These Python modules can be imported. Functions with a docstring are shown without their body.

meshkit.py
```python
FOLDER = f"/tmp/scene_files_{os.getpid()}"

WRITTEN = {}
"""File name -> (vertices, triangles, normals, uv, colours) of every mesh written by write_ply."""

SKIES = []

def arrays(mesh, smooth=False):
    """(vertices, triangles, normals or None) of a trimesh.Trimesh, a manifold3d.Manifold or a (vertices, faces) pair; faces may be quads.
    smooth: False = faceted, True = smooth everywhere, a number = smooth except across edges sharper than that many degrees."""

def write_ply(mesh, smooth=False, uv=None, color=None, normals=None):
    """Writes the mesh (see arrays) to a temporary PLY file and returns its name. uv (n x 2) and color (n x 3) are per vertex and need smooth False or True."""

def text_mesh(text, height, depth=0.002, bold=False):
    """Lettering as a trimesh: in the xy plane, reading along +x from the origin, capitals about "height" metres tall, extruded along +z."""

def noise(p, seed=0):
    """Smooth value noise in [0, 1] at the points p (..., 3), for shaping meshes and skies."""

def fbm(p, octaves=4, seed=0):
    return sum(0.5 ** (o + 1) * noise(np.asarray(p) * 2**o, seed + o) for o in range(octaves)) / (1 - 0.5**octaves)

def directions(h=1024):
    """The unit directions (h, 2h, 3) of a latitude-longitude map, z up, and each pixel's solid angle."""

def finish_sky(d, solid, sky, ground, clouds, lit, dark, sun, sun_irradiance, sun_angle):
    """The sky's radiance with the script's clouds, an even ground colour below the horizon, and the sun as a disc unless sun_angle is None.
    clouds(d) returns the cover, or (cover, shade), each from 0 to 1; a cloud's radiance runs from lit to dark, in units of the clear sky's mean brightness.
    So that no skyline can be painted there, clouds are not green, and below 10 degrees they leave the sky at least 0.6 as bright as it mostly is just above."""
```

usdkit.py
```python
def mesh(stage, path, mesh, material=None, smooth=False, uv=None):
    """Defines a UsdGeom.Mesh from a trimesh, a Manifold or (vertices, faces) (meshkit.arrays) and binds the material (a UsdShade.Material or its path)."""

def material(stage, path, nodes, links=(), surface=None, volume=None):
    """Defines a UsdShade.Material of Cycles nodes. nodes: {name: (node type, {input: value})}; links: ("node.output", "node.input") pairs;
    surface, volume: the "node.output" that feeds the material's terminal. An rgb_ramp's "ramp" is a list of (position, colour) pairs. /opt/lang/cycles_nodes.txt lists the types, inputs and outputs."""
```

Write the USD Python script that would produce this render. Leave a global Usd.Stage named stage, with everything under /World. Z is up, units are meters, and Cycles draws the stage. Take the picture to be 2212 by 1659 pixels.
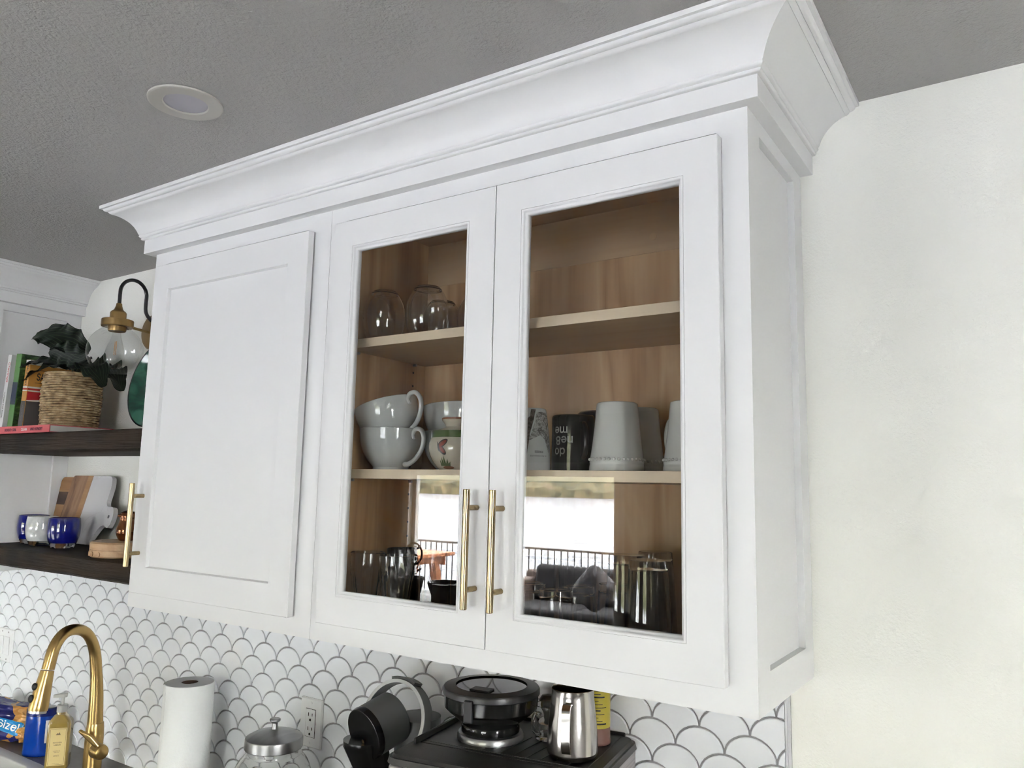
import math, random
import numpy as np, trimesh
import manifold3d as m3
from shapely.geometry import Polygon, Point, box as sbox
from shapely import affinity
from pxr import Usd, UsdGeom, UsdLux, UsdShade, Gf, Sdf
import usdkit, meshkit

stage = Usd.Stage.CreateInMemory()
UsdGeom.SetStageUpAxis(stage, UsdGeom.Tokens.z)
UsdGeom.Xform.Define(stage, '/World')
PI = math.pi

# ---------------------------------------------------------------- camera, sky, exposure
CAM = (0.3423, -1.1460, 1.7637)
RIGHT = (0.83161, 0.55495, 0.02157)
FWD = (-0.55259, 0.82295, 0.13188)
UP = (0.05543, -0.12160, 0.99103)
cam = UsdGeom.Camera.Define(stage, '/World/camera')
cam.CreateHorizontalApertureAttr(36.0)
cam.CreateFocalLengthAttr(27.49)
cam.CreateClippingRangeAttr(Gf.Vec2f(0.05, 5000))
cam.AddTransformOp().Set(Gf.Matrix4d(*RIGHT, 0, *UP, 0, -FWD[0], -FWD[1], -FWD[2], 0, *CAM, 1))
cam.CreateExposureAttr(1.72)

SKY = 9.0
dome = UsdLux.DomeLight.Define(stage, '/World/sky')
dome.CreateIntensityAttr(SKY)
dome.CreateColorAttr(Gf.Vec3f(0.985, 0.98, 0.975))

# ---------------------------------------------------------------- materials
def mat(name, nodes, links=(), surface='p.BSDF'):
    return usdkit.material(stage, '/World/Looks/' + name, nodes, links, surface=surface)

def plain(name, col, rough=0.5, metal=0.0, **kw):
    return mat(name, {'p': ('principled_bsdf', dict(base_color=col, roughness=rough, metallic=metal, **kw))})

def bumped(name, col, rough, scale, dist, detail=4.0, col2=None, cscale=3.0, strength=1.0, **kw):
    n = {'t': ('texture_coordinate', {}), 'n': ('noise_texture', dict(scale=scale, detail=detail, roughness=0.6)),
         'b': ('bump', dict(distance=dist, strength=strength)), 'p': ('principled_bsdf', dict(base_color=col, roughness=rough, **kw))}
    l = [('t.object', 'n.vector'), ('n.fac', 'b.height'), ('b.normal', 'p.normal')]
    if col2:
        n['c'] = ('noise_texture', dict(scale=cscale, detail=4.0))
        n['r'] = ('rgb_ramp', {'ramp': [(0.35, col), (0.65, col2)]})
        l += [('t.object', 'c.vector'), ('c.fac', 'r.fac'), ('r.color', 'p.base_color')]
    return mat(name, n, l)

def wood(name, dark, mid, light, axis='z', scale=1.0, rough=0.45, bump=0.0004, figure=1.0, spec=0.5):
    """Grain running along axis (object space): stretched noise for the cathedral figure, fine noise for pores."""
    st = {'x': (1.2, 9, 9), 'y': (9, 1.2, 9), 'z': (9, 9, 1.2)}[axis]
    fi = {'x': (6, 160, 160), 'y': (160, 6, 160), 'z': (160, 160, 6)}[axis]
    n = {'t': ('texture_coordinate', {}), 'm': ('mapping', dict(scale=tuple(s * scale for s in st))),
         'f': ('mapping', dict(scale=tuple(s * scale for s in fi))),
         'n': ('noise_texture', dict(scale=1.0, detail=3.0, roughness=0.5, distortion=0.7)),
         'w': ('math', dict(math_type='multiply', value2=7.0 * figure)), 'fr': ('math', dict(math_type='pingpong', value2=1.0)),
         'g': ('noise_texture', dict(scale=1.0, detail=2.0)),
         'mx': ('mix_float', dict(fac=0.35)),
         'r': ('rgb_ramp', {'ramp': [(0.1, dark), (0.45, mid), (0.85, light)]}),
         'b': ('bump', dict(distance=bump)), 'p': ('principled_bsdf', dict(roughness=rough, specular_ior_level=spec))}
    l = [('t.object', 'm.vector'), ('t.object', 'f.vector'), ('m.vector', 'n.vector'), ('f.vector', 'g.vector'),
         ('n.fac', 'w.value1'), ('w.value', 'fr.value1'), ('fr.value', 'mx.a'), ('g.fac', 'mx.b'), ('mx.result', 'r.fac'),
         ('r.color', 'p.base_color'), ('g.fac', 'b.height'), ('b.normal', 'p.normal')]
    return mat(name, n, l)

def pane(name, tint=(0.925, 0.93, 0.92), ior=1.60):
    return mat(name, {'g': ('geometry', {}), 'f': ('fresnel', dict(IOR=ior)), 'inv': ('math', dict(math_type='subtract', value1=1.0)),
                      'mu': ('math', dict(math_type='multiply')), 'tr': ('transparent_bsdf', dict(color=tint)),
                      'gl': ('glossy_bsdf', dict(color=(1, 1, 1), roughness=0.0)), 'x': ('mix_closure', {})},
               [('g.backfacing', 'inv.value2'), ('f.fac', 'mu.value1'), ('inv.value', 'mu.value2'), ('mu.value', 'x.fac'),
                ('tr.BSDF', 'x.closure1'), ('gl.BSDF', 'x.closure2')], surface='x.closure')

def glass(name, col=(1, 1, 1), rough=0.0, ior=1.48):
    return mat(name, {'p': ('principled_bsdf', dict(base_color=col, roughness=rough, ior=ior, transmission_weight=1.0))})

M = {}
M['paint'] = bumped('cabinet_white', (0.80, 0.80, 0.795), 0.42, 90, 0.00006, specular_ior_level=0.4)
M['wall'] = bumped('wall_cream', (0.87, 0.865, 0.80), 0.7, 200, 0.0009, detail=3)
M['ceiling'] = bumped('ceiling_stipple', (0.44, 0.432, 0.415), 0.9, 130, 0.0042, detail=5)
M['room'] = plain('room_wall', (0.38, 0.375, 0.365), 0.8)
M['floor'] = wood('floor_oak', (0.022, 0.019, 0.017), (0.034, 0.030, 0.026), (0.046, 0.041, 0.036), 'x', 1.0, 0.4)
M['maple'] = wood('maple_ply', (0.39, 0.215, 0.10), (0.53, 0.325, 0.165), (0.62, 0.42, 0.235), 'z', 0.75, 0.5)
M['maple_x'] = wood('maple_board', (0.42, 0.255, 0.13), (0.52, 0.34, 0.19), (0.57, 0.40, 0.235), 'x', 0.6, 0.5, figure=0.35)
M['maple_edge'] = wood('maple_edge_band', (0.62, 0.47, 0.31), (0.72, 0.57, 0.40), (0.77, 0.63, 0.46), 'x', 0.6, 0.45, figure=0.3)
M['pane'] = pane('door_glass')
M['window'] = pane('window_glass', (0.98, 0.99, 0.985), 1.5)
M['brass'] = mat('brushed_brass', {'t': ('texture_coordinate', {}), 'mp': ('mapping', dict(scale=(700, 700, 4))), 'n': ('noise_texture', dict(scale=1.0, detail=2.0)),
                 'mr': ('map_range', dict(to_min=0.17, to_max=0.28)), 'p': ('principled_bsdf', dict(base_color=(0.37, 0.285, 0.155), metallic=1.0))},
                 [('t.object', 'mp.vector'), ('mp.vector', 'n.vector'), ('n.fac', 'mr.value'), ('mr.result', 'p.roughness')])
M['faucet_brass'] = plain('faucet_brass', (0.56, 0.38, 0.15), 0.26, 1.0)
M['tile'] = mat('tile_glaze', {'o': ('object_info', {}), 'mr': ('map_range', dict(to_min=0.0, to_max=1.0)), 'r': ('rgb_ramp', {'ramp': [(0, (0.80, 0.82, 0.855)), (1, (0.82, 0.84, 0.87))]}),
                 't': ('texture_coordinate', {}), 'n': ('noise_texture', dict(scale=18, detail=1.0)), 'b': ('bump', dict(distance=0.0015, strength=0.6)),
                 'p': ('principled_bsdf', dict(roughness=0.13, specular_ior_level=0.5))},
                [('o.random', 'mr.value'), ('mr.result', 'r.fac'), ('r.color', 'p.base_color'), ('t.object', 'n.vector'), ('n.fac', 'b.height'), ('b.normal', 'p.normal')])
M['grout'] = bumped('tile_grout', (0.33, 0.32, 0.335), 0.9, 300, 0.0004)
M['steel'] = plain('satin_steel', (0.62, 0.62, 0.62), 0.28, 1.0)
M['black'] = plain('black_plastic', (0.012, 0.012, 0.013), 0.35)
M['dark_gap'] = plain('dark_hole', (0.02, 0.015, 0.012), 0.8)

# ---------------------------------------------------------------- mesh helpers
def T(m, *d): m.apply_translation(d); return m
def cat(*ms): return trimesh.util.concatenate([x for x in ms if x is not None])
def to_tri(man):
    a = man.to_mesh()
    return trimesh.Trimesh(np.array(a.vert_properties[:, :3]), np.array(a.tri_verts), process=False)
def bx(x0, x1, y0, y1, z0, z1, r=0.0):
    """A box; r > 0 chamfers every edge."""
    if r <= 0:
        m = trimesh.creation.box((x1 - x0, y1 - y0, z1 - z0))
        return T(m, (x0 + x1) / 2, (y0 + y1) / 2, (z0 + z1) / 2)
    r = min(r, (x1 - x0) * .49, (y1 - y0) * .49, (z1 - z0) * .49)
    p = []
    for sx in (0, 1):
        for sy in (0, 1):
            for sz in (0, 1):
                c = [(x0, x1)[sx], (y0, y1)[sy], (z0, z1)[sz]]
                s = [1 - 2 * sx, 1 - 2 * sy, 1 - 2 * sz]
                for k in range(3):
                    q = list(c)
                    for j in range(3):
                        if j != k: q[j] += s[j] * r
                    p.append(q)
    return to_tri(m3.Manifold.hull_points(np.array(p, np.float64)))
def rbx(x0, x1, y0, y1, z0, z1, r, n=8):
    """A box with rounded edges."""
    s = m3.Manifold.sphere(r, n * 4)
    return to_tri(m3.Manifold.batch_hull([s.translate((x, y, z)) for x in (x0 + r, x1 - r) for y in (y0 + r, y1 - r) for z in (z0 + r, z1 - r)]))
def lathe(prof, n=48, ang=2 * PI):
    """Revolves [(r, z)...] about z."""
    prof = [(max(r, 0), z) for r, z in prof]
    v, f, k = [], [], len(prof)
    for i in range(n):
        a = 2 * PI * i / n
        v += [(r * math.cos(a), r * math.sin(a), z) for r, z in prof]
    for i in range(n):
        j = (i + 1) % n
        for q in range(k - 1):
            a, b, c, d = i * k + q, j * k + q, j * k + q + 1, i * k + q + 1
            if prof[q][0] > 1e-9: f.append((a, b, c))
            if prof[q + 1][0] > 1e-9: f.append((a, c, d))
    m = trimesh.Trimesh(np.array(v), np.array(f), process=False)
    m.merge_vertices()
    if m.is_watertight and m.volume < 0: m.invert()
    return m
def smooth_prof(pts, n=6):
    """Catmull-Rom through profile points."""
    p = np.array([pts[0]] + list(pts) + [pts[-1]], float); out = []
    for i in range(1, len(p) - 2):
        for t in np.linspace(0, 1, n, endpoint=False):
            a, b, c, d = p[i - 1:i + 3]
            out.append(.5 * (2 * b + (c - a) * t + (2 * a - 5 * b + 4 * c - d) * t * t + (3 * b - a - 3 * c + d) * t ** 3))
    out.append(p[-2]); return np.array(out)
def tube(path, rad, n=12, closed=False, caps=True):
    """A tube along a path; rad may be one number or one per point."""
    P = np.array(path, float); N = len(P); R = np.full(N, rad, float) if np.ndim(rad) == 0 else np.array(rad, float)
    tan = np.zeros_like(P)
    for i in range(N):
        a, b = (P[(i - 1) % N], P[(i + 1) % N]) if closed else (P[max(i - 1, 0)], P[min(i + 1, N - 1)])
        tan[i] = (b - a) / max(np.linalg.norm(b - a), 1e-12)
    u = np.cross(tan[0], (0, 0, 1)); u = u if np.linalg.norm(u) > .05 else np.cross(tan[0], (1, 0, 0)); u /= np.linalg.norm(u)
    v = []
    for i in range(N):
        u = u - tan[i] * np.dot(u, tan[i]); u /= np.linalg.norm(u); w = np.cross(tan[i], u)
        for k in range(n):
            a = 2 * PI * k / n
            v.append(P[i] + R[i] * (math.cos(a) * u + math.sin(a) * w))
    f = []
    for i in range(N if closed else N - 1):
        j = (i + 1) % N
        for k in range(n):
            l = (k + 1) % n
            f += [(i * n + k, i * n + l, j * n + l), (i * n + k, j * n + l, j * n + k)]
    if caps and not closed:
        v += [P[0], P[-1]]
        for k in range(n):
            l = (k + 1) % n
            f += [(len(v) - 2, l, k), (len(v) - 1, (N - 1) * n + k, (N - 1) * n + l)]
    return trimesh.Trimesh(np.array(v), np.array(f), process=False)
def cyl(r, z0, z1, x=0, y=0, n=32, ch=0.0):
    if ch: return T(lathe([(0, z0), (r - ch, z0), (r, z0 + ch), (r, z1 - ch), (r - ch, z1), (0, z1)], n), x, y, 0)
    return T(lathe([(0, z0), (r, z0), (r, z1), (0, z1)], n), x, y, 0)
def prism(poly, d):
    """Extrudes a shapely polygon along +z by d."""
    if not isinstance(poly, Polygon) and not hasattr(poly, 'geoms'): poly = Polygon(poly)
    return cat(*[trimesh.creation.extrude_polygon(g, d, engine='earcut') for g in getattr(poly, 'geoms', [poly])])
def inset_ring(P, c):
    """Mitred inset of a closed counter-clockwise outline, vertex for vertex."""
    a, b = P - np.roll(P, 1, 0), np.roll(P, -1, 0) - P
    na, nb = (np.stack([-e[:, 1], e[:, 0]], 1) / np.linalg.norm(e, axis=1)[:, None] for e in (a, b))
    m = na + nb
    return P + c * 2 * m / np.maximum((m * m).sum(1), 0.6)[:, None]
def chprism(poly, d, c=0.002, both=True):
    """Extrusion along +z with chamfered rims (both, or the top one only)."""
    P = np.array(poly.exterior.coords[:-1] if hasattr(poly, 'exterior') else poly, float)
    if Polygon(P).exterior.is_ccw is False: P = P[::-1]
    I = inset_ring(P, c); n = len(P)
    rings = ([(I, 0), (P, c)] if both else [(P, 0)]) + [(P, d - c), (I, d)]
    v = np.vstack([np.column_stack([q, np.full(n, z)]) for q, z in rings]); f = []
    for k in range(len(rings) - 1):
        for i in range(n):
            j = (i + 1) % n
            f += [(k * n + i, k * n + j, (k + 1) * n + j), (k * n + i, (k + 1) * n + j, (k + 1) * n + i)]
    def cap(q, off, flip):
        import mapbox_earcut as me
        t = me.triangulate_float64(q, np.array([len(q)], np.uint32)).reshape(-1, 3)
        for x in t:
            ar = np.cross(q[x[1]] - q[x[0]], q[x[2]] - q[x[0]])
            x = x if (ar > 0) != flip else x[::-1]
            f.append(tuple(x + off))
    cap(rings[0][0], 0, True); cap(rings[-1][0], (len(rings) - 1) * n, False)
    return trimesh.Trimesh(v, np.array(f), process=False)
def rot(m, deg, axis, about=(0, 0, 0)):
    m.apply_transform(trimesh.transformations.rotation_matrix(math.radians(deg), axis, about)); return m
def flat_on_front(m):
    """Lettering (xy, facing +z) stood up to face -y, reading along +x."""
    return rot(m, 90, (1, 0, 0))
def rrect(w, h, r, n=5): return sbox(-w / 2 + r, -h / 2 + r, w / 2 - r, h / 2 - r).buffer(r, quad_segs=n)

# ---------------------------------------------------------------- naming
taken = {}
def numbered(path):
    k = taken.get(path, -1) + 1; taken[path] = k
    return path if k == 0 else f'{path}_{k:03d}'
where = {}
def tag(p, label=None, category=None, group=None, kind=None):
    for k, v in (('label', label), ('category', category), ('group', group), ('kind', kind)):
        if v: p.SetCustomDataByKey(k, v)
    return p
def thing(name, label=None, category=None, loc=(0, 0, 0), rz=0.0, group=None, kind=None):
    x = UsdGeom.Xform.Define(stage, numbered('/World/' + name))
    x.AddTranslateOp().Set(Gf.Vec3d(*map(float, loc)))
    if rz: x.AddRotateZOp().Set(float(rz))
    p = x.GetPrim(); where[str(p.GetPath())] = np.array(loc, float)
    return tag(p, label, category, group, kind)
def part(t, name, mesh, m, label=None, world=False, smooth=30, kind=None):
    """One mesh prim under thing (or part) t. world: the mesh is in world coordinates and is moved into the thing's own."""
    path = str(t.GetPath()); root = '/'.join(path.split('/')[:3])
    if world:
        mesh = mesh.copy(); mesh.apply_translation(-where[root])
    o = usdkit.mesh(stage, numbered(path + '/' + name), mesh, m if not isinstance(m, str) else M[m], smooth=smooth).GetPrim()
    if kind: o.SetCustomDataByKey('kind', kind)
    if label: o.SetCustomDataByKey('label', label)
    return o
def solo(name, mesh, m, label=None, category=None, group=None, kind=None, smooth=30, loc=None):
    o = usdkit.mesh(stage, numbered('/World/' + name), mesh, m if not isinstance(m, str) else M[m], smooth=smooth)
    if loc is not None: o.AddTranslateOp().Set(Gf.Vec3d(*map(float, loc)))
    return tag(o.GetPrim(), label, category, group, kind)
def copy_of(src, label, loc, rz=0.0, group=None):
    was = src.GetCustomData(); n = src.GetName()
    p = thing(n if not n[-3:].isdigit() else n[:-4], label, was['category'], loc, rz, group or was.get('group'))
    p.GetReferences().AddInternalReference(src.GetPath()); p.SetInstanceable(True)
    return p

# ---------------------------------------------------------------- the room
CEIL, YB, YF = 2.48, 0.3258, -5.5          # ceiling, back wall face, lake-side wall face
XL, XR = -6.6, 3.2
ZC = 0.894                                  # counter top
W1 = (-5.43, -2.92, 0.02, 1.93)           # lake-side glass door opening (x0, x1, z0, z1)
W2 = (-1.95, -0.35, 0.85, 1.93)
W3 = (-.7, 1.1, .6, 2.35)
WR = (-2.35, -1.76, .8, 2.25)              # right wall window (y0, y1, z0, z1)
solo('floor', bx(XL - .2, XR + .2, YF - .2, YB + .2, -0.1, 0.0), 'floor', kind='structure')
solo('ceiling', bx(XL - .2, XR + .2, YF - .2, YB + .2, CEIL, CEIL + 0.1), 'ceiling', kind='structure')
def holed(x0, x1, z0, z1, holes):
    """Wall panel in the xz plane (as an xy polygon) with rectangular holes."""
    p = sbox(x0, z0, x1, z1)
    for h in holes: p = p.difference(sbox(h[0], h[2], h[1], h[3]))
    return p
def wall_x(poly, y0, th):                    # polygon in (x, z), extruded from y0 to y0 + th
    m = prism(poly, th); rot(m, 90, (1, 0, 0)); return T(m, 0, y0 + th, 0)
def wall_y(poly, x0, th):                    # polygon in (y, z)
    m = prism(poly, th); rot(m, 90, (1, 0, 0)); rot(m, 90, (0, 0, 1)); return T(m, x0, 0, 0)
solo('wall_front', wall_x(holed(XL - .2, XR + .2, 0, CEIL, [W1, W3]), YF - .16, .16), 'room', kind='structure')
solo('wall_right', wall_y(holed(YF - .16, YB + .2, 0, CEIL, [WR]), XR, .16), 'room', kind='structure')
solo('wall_left', wall_y(holed(YF - .16, YB + .2, 0, CEIL, []), XL - .16, .16), 'room', kind='structure')
def window(n, a0, a1, z0, z1, bars, axis='x', pos=YF):
    w = thing('window_%d' % (n - 1) if n != 1 else 'door_1', kind='structure', loc=(0, 0, 0))
    fr = []; t = .045
    mk = (lambda p0, p1, q0, q1: bx(p0, p1, pos - .11, pos - .05, q0, q1, .004)) if axis == 'x' else (lambda p0, p1, q0, q1: bx(pos + .05, pos + .11, p0, p1, q0, q1, .004))
    for p0, p1, q0, q1 in ((a0, a0 + t, z0, z1), (a1 - t, a1, z0, z1), (a0, a1, z1 - t, z1), (a0, a1, z0, z0 + t)):
        part(w, 'frame', mk(p0, p1, q0, q1), 'paint')
    for b in bars: part(w, 'mullion', mk(b - .03, b + .03, z0, z1), 'paint')
    g = bx(a0, a1, pos - .083, pos - .077, z0, z1) if axis == 'x' else bx(pos + .077, pos + .083, a0, a1, z0, z1)
    part(w, 'glass_pane', g, 'window', smooth=False)
    if axis == 'x':
        c = .09
        part(w, 'casing', bx(a0 - c, a0, pos, pos + .02, max(z0 - c, 0), z1 + c, .003), 'paint')
        part(w, 'casing', bx(a1, a1 + c, pos, pos + .02, max(z0 - c, 0), z1 + c, .003), 'paint')
        part(w, 'casing', bx(a0, a1, pos, pos + .02, z1, z1 + c, .003), 'paint')
    return w
window(1, *W1, [])
window(2, *W3, [.2])
window(3, *WR, [-2.04], axis='y', pos=XR)

# back wall: plaster above and beside the tiled splashback
wb = thing('wall_back', kind='structure')
part(wb, 'plaster', bx(XL - .2, XR + .2, YB, YB + .16, 0, CEIL), 'wall')
TX0, TX1, TZ0, TZ1 = -4.2, -0.049, ZC, 1.55
part(wb, 'grout', bx(TX0, TX1, YB - .0055, YB, TZ0, TZ1), 'grout')
part(wb, 'edge_strip', cat(bx(TX1, TX1 + .0035, YB - .0105, YB + .001, TZ0, TZ1), bx(TX1 + .0035, TX1 + .0085, YB - .006, YB + .001, TZ0, TZ1)), 'steel', 'satin steel edge strip')

# fish-scale tiles: rounded top, two hollows below where the next row's tops fit in
A_, B_ = 0.0470, 0.0400
def scale_outline(j=0.0017):
    p = [(A_ * math.cos(t), B_ * math.sin(t)) for t in np.linspace(0, PI, 15)]
    p += [(-A_ - A_ * math.cos(t), -B_ + B_ * math.sin(t)) for t in np.linspace(PI / 2, PI, 8)][1:]
    p += [(A_ - A_ * math.cos(t), -B_ + B_ * math.sin(t)) for t in np.linspace(0, PI / 2, 8)][1:-1]
    return Polygon(p).buffer(0).buffer(-j, join_style=2).simplify(0.0003)
TILE = scale_outline()
def in_frame(p, m=40):
    d = np.array(p) - CAM; w = d @ np.array(FWD)
    if w < .1: return False
    u, v = 1106 + 1689.2 * (d @ np.array(RIGHT)) / w, 829.5 - 1689.2 * (d @ np.array(UP)) / w
    return -m < u < 2212 + m and -m < v < 1659 + m
spots = []
for k in range(-12, 4):
    z = 1.3325 + B_ * k
    for i in range(-44, 3):
        x = -0.2054 + (A_ if k % 2 == 0 else 0.0) + i * 2 * A_
        if in_frame((x, YB, z), 75): spots.append((math.dist((x, YB, z), CAM), x, z))
spots.sort(); rest = []; rng = random.Random(5); region = sbox(TX0, TZ0, TX1 - .001, TZ1)
for n, (_, x, z) in enumerate(spots):
    shape = affinity.translate(TILE, x, z).intersection(region)
    if shape.is_empty or shape.geom_type != 'Polygon' or shape.area < 1e-4: continue
    shape = affinity.translate(shape, -x, -z)
    m = chprism(shape, 0.0085, 0.0012, both=False)
    rot(m, rng.uniform(-.2, .2), (1, 0, 0)); rot(m, rng.uniform(-.2, .2), (0, 1, 0))
    flat_on_front(m); T(m, x, YB - .0018 + rng.uniform(-.0002, .0002), z)
    if n < 300: part(wb, 'tile', m, 'tile', smooth=False)
    else: rest.append(m)
if rest: part(wb, 'tile_field', cat(*rest), 'tile', smooth=False, kind='stuff')

# ---------------------------------------------------------------- wall cabinets
ZB, HB = 1.45, 0.9076                       # cabinet underside and visible height
ZT = ZB + HB
FT = 0.0185                                 # face frame thickness
DG = 0.002                                  # gap behind the doors
DY0, DY1 = -0.0205, -DG                     # door front and back
def bar_handle(par, x, z0, z1, zp):
    y = -0.0525
    ms = [T(lathe([(0, 0), (.0052, 0), (.0062, .001), (.0062, z1 - z0 - .001), (.0052, z1 - z0), (0, z1 - z0)], 28), x, y, z0)]
    for z in zp:
        ms.append(T(rot(lathe([(0, 0), (.0048, 0), (.0048, .033), (0, .033)], 20), 90, (1, 0, 0)), x, DY0, z))
    return part(par, 'handle', cat(*ms), 'brass', 'brushed brass bar pull on two posts', world=True, smooth=40)
def bead_ring(x0, x1, z0, z1, prof, sgn=1):
    """A mitred moulding round a rectangle; prof is [(inwards, y)] from the outer edge."""
    v, f = [], []; k = len(prof)
    for (cx, cz, dx, dz) in ((x0, z0, 1, 1), (x1, z0, -1, 1), (x1, z1, -1, -1), (x0, z1, 1, -1)):
        v += [(cx + dx * o, y, cz + dz * o) for o, y in prof]
    for c in range(4):
        d = (c + 1) % 4
        for q in range(k - 1): f += [(c * k + q, d * k + q, d * k + q + 1), (c * k + q, d * k + q + 1, c * k + q + 1)]
    return trimesh.Trimesh(np.array(v, float), np.array(f), process=False)
def frame_mesh(x0, x1, z0, z1, ix0, ix1, iz0, iz1, y0, y1, c=0.0012):
    """Door frame: stiles run full height, rails fit between."""
    o = m3.Manifold(m3.Mesh(*(lambda b: (np.array(b.vertices, np.float32), np.array(b.faces, np.uint32)))(bx(x0, x1, y0, y1, z0, z1, c))))
    return to_tri(o - m3.Manifold.cube((ix1 - ix0, 1, iz1 - iz0)).translate((ix0, y0 - .5, iz0)))
def end_panel(t, x, name='end_panel', sgn=1):
    """Shaker end panel on the +x side: flat panel, two stiles, two rails."""
    a = x; b = x - .0115
    part(t, 'end_panel', bx(x - .0185, b, FT, YB - .0005, ZB, ZT + .02), 'paint', world=True)
    part(t, 'end_stile', bx(b, a, FT, .0605, ZB, ZT + .02), 'paint', world=True)
    part(t, 'end_stile', bx(b, a, .274, YB - .0005, ZB, ZT + .02), 'paint', world=True)
    part(t, 'end_rail', bx(b, a, .0605, .274, ZB, 1.5055), 'paint', world=True)
    part(t, 'end_rail', bx(b, a, .0605, .274, 2.3315, ZT + .02), 'paint', world=True)
def face_frame(t, x0, x1, s0, s1, mid=None):
    zt = ZT + .02
    part(t, 'frame_stile', bx(x0, s0, 0, FT, ZB, zt), 'paint', world=True)
    part(t, 'frame_stile', bx(s1, x1, 0, FT, ZB, zt), 'paint', world=True)
    part(t, 'frame_rail', bx(s0, s1, 0, FT, ZB, ZB + .038), 'paint', world=True)
    part(t, 'frame_rail', bx(s0, s1, 0, FT, ZT - .032, zt), 'paint', world=True)

L = 1.5742; XS = -0.9104
# single-door cabinet
ca = thing('wall_cabinet', 'white wall cabinet with one solid shaker door, left of the glass doors', 'cabinet', (-L, 0, ZB))
face_frame(ca, -L, XS - .0006, -L + .045, XS - .072)
part(ca, 'body', cat(bx(-L, -L + .016, FT, YB - .0005, ZB, ZT + .02), bx(XS - .017, XS - .001, FT, YB - .0005, ZB, ZT + .02),
                     bx(-L + .016, XS - .017, FT, YB - .0005, ZB + .02, ZB + .036), bx(-L + .016, XS - .017, FT, YB - .0005, ZT, ZT + .016), bx(-L + .016, XS - .017, .312, YB - .0005, ZB + .036, ZT)), 'paint', world=True)
d1 = part(ca, 'door', frame_mesh(-1.5404, -0.9591, 1.4888, 2.3155, -1.4790, -1.0235, 1.5515, 2.2500, DY0, DY1 - .0022), 'paint', world=True)
part(d1, 'door_panel', bx(-1.4795, -1.0230, DY0 + .0085, DY1 - .005, 1.5510, 2.2505), 'paint', world=True)
part(d1, 'sticking', bead_ring(-1.4790, -1.0235, 1.5515, 2.2500, [(0, DY0 + .0002), (.001, DY0 + .0004), (.0035, DY0 + .0085)]), 'paint', world=True)
bar_handle(d1, -1.509, 1.5545, 1.7555, (1.7248, 1.5853))

# glass-door cabinet
cb = thing('glass_door_cabinet', 'white wall cabinet with two glass doors showing dishes inside', 'cabinet', (XS, 0, ZB))
face_frame(cb, XS, 0, XS + .045, -.050)
end_panel(cb, 0)
IX0, IX1, IYB, IZ0 = -0.8890, -0.0210, 0.305, 1.4880
part(cb, 'side_panel', bx(XS, IX0, FT, YB - .001, ZB, ZT + .02), 'maple', 'maple veneer side with rows of shelf pin holes', world=True)
part(cb, 'side_panel', bx(IX1, -.0186, FT, YB - .001, ZB, ZT + .02), 'maple', world=True)
part(cb, 'back_panel', bx(IX0, IX1, IYB, IYB + .006, IZ0, ZT), 'maple', 'figured maple veneer back', world=True)
part(cb, 'hanging_rail', bx(IX0, IX1, IYB - .0015, IYB, 2.2497, ZT), 'maple_x', 'plain maple rail across the top of the back', world=True)
part(cb, 'screw_cap', T(rot(cyl(.0078, 0, .0008, n=24), 90, (1, 0, 0)), -.289, IYB - .0015, 2.2832), 'maple', world=True)
part(cb, 'bottom_panel', cat(bx(IX0, IX1, FT, YB - .001, ZB + .022, IZ0)), 'maple_x', world=True)
part(cb, 'top_panel', bx(IX0, IX1, FT, YB - .001, ZT - .002, ZT + .016), 'maple_x', world=True)
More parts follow.
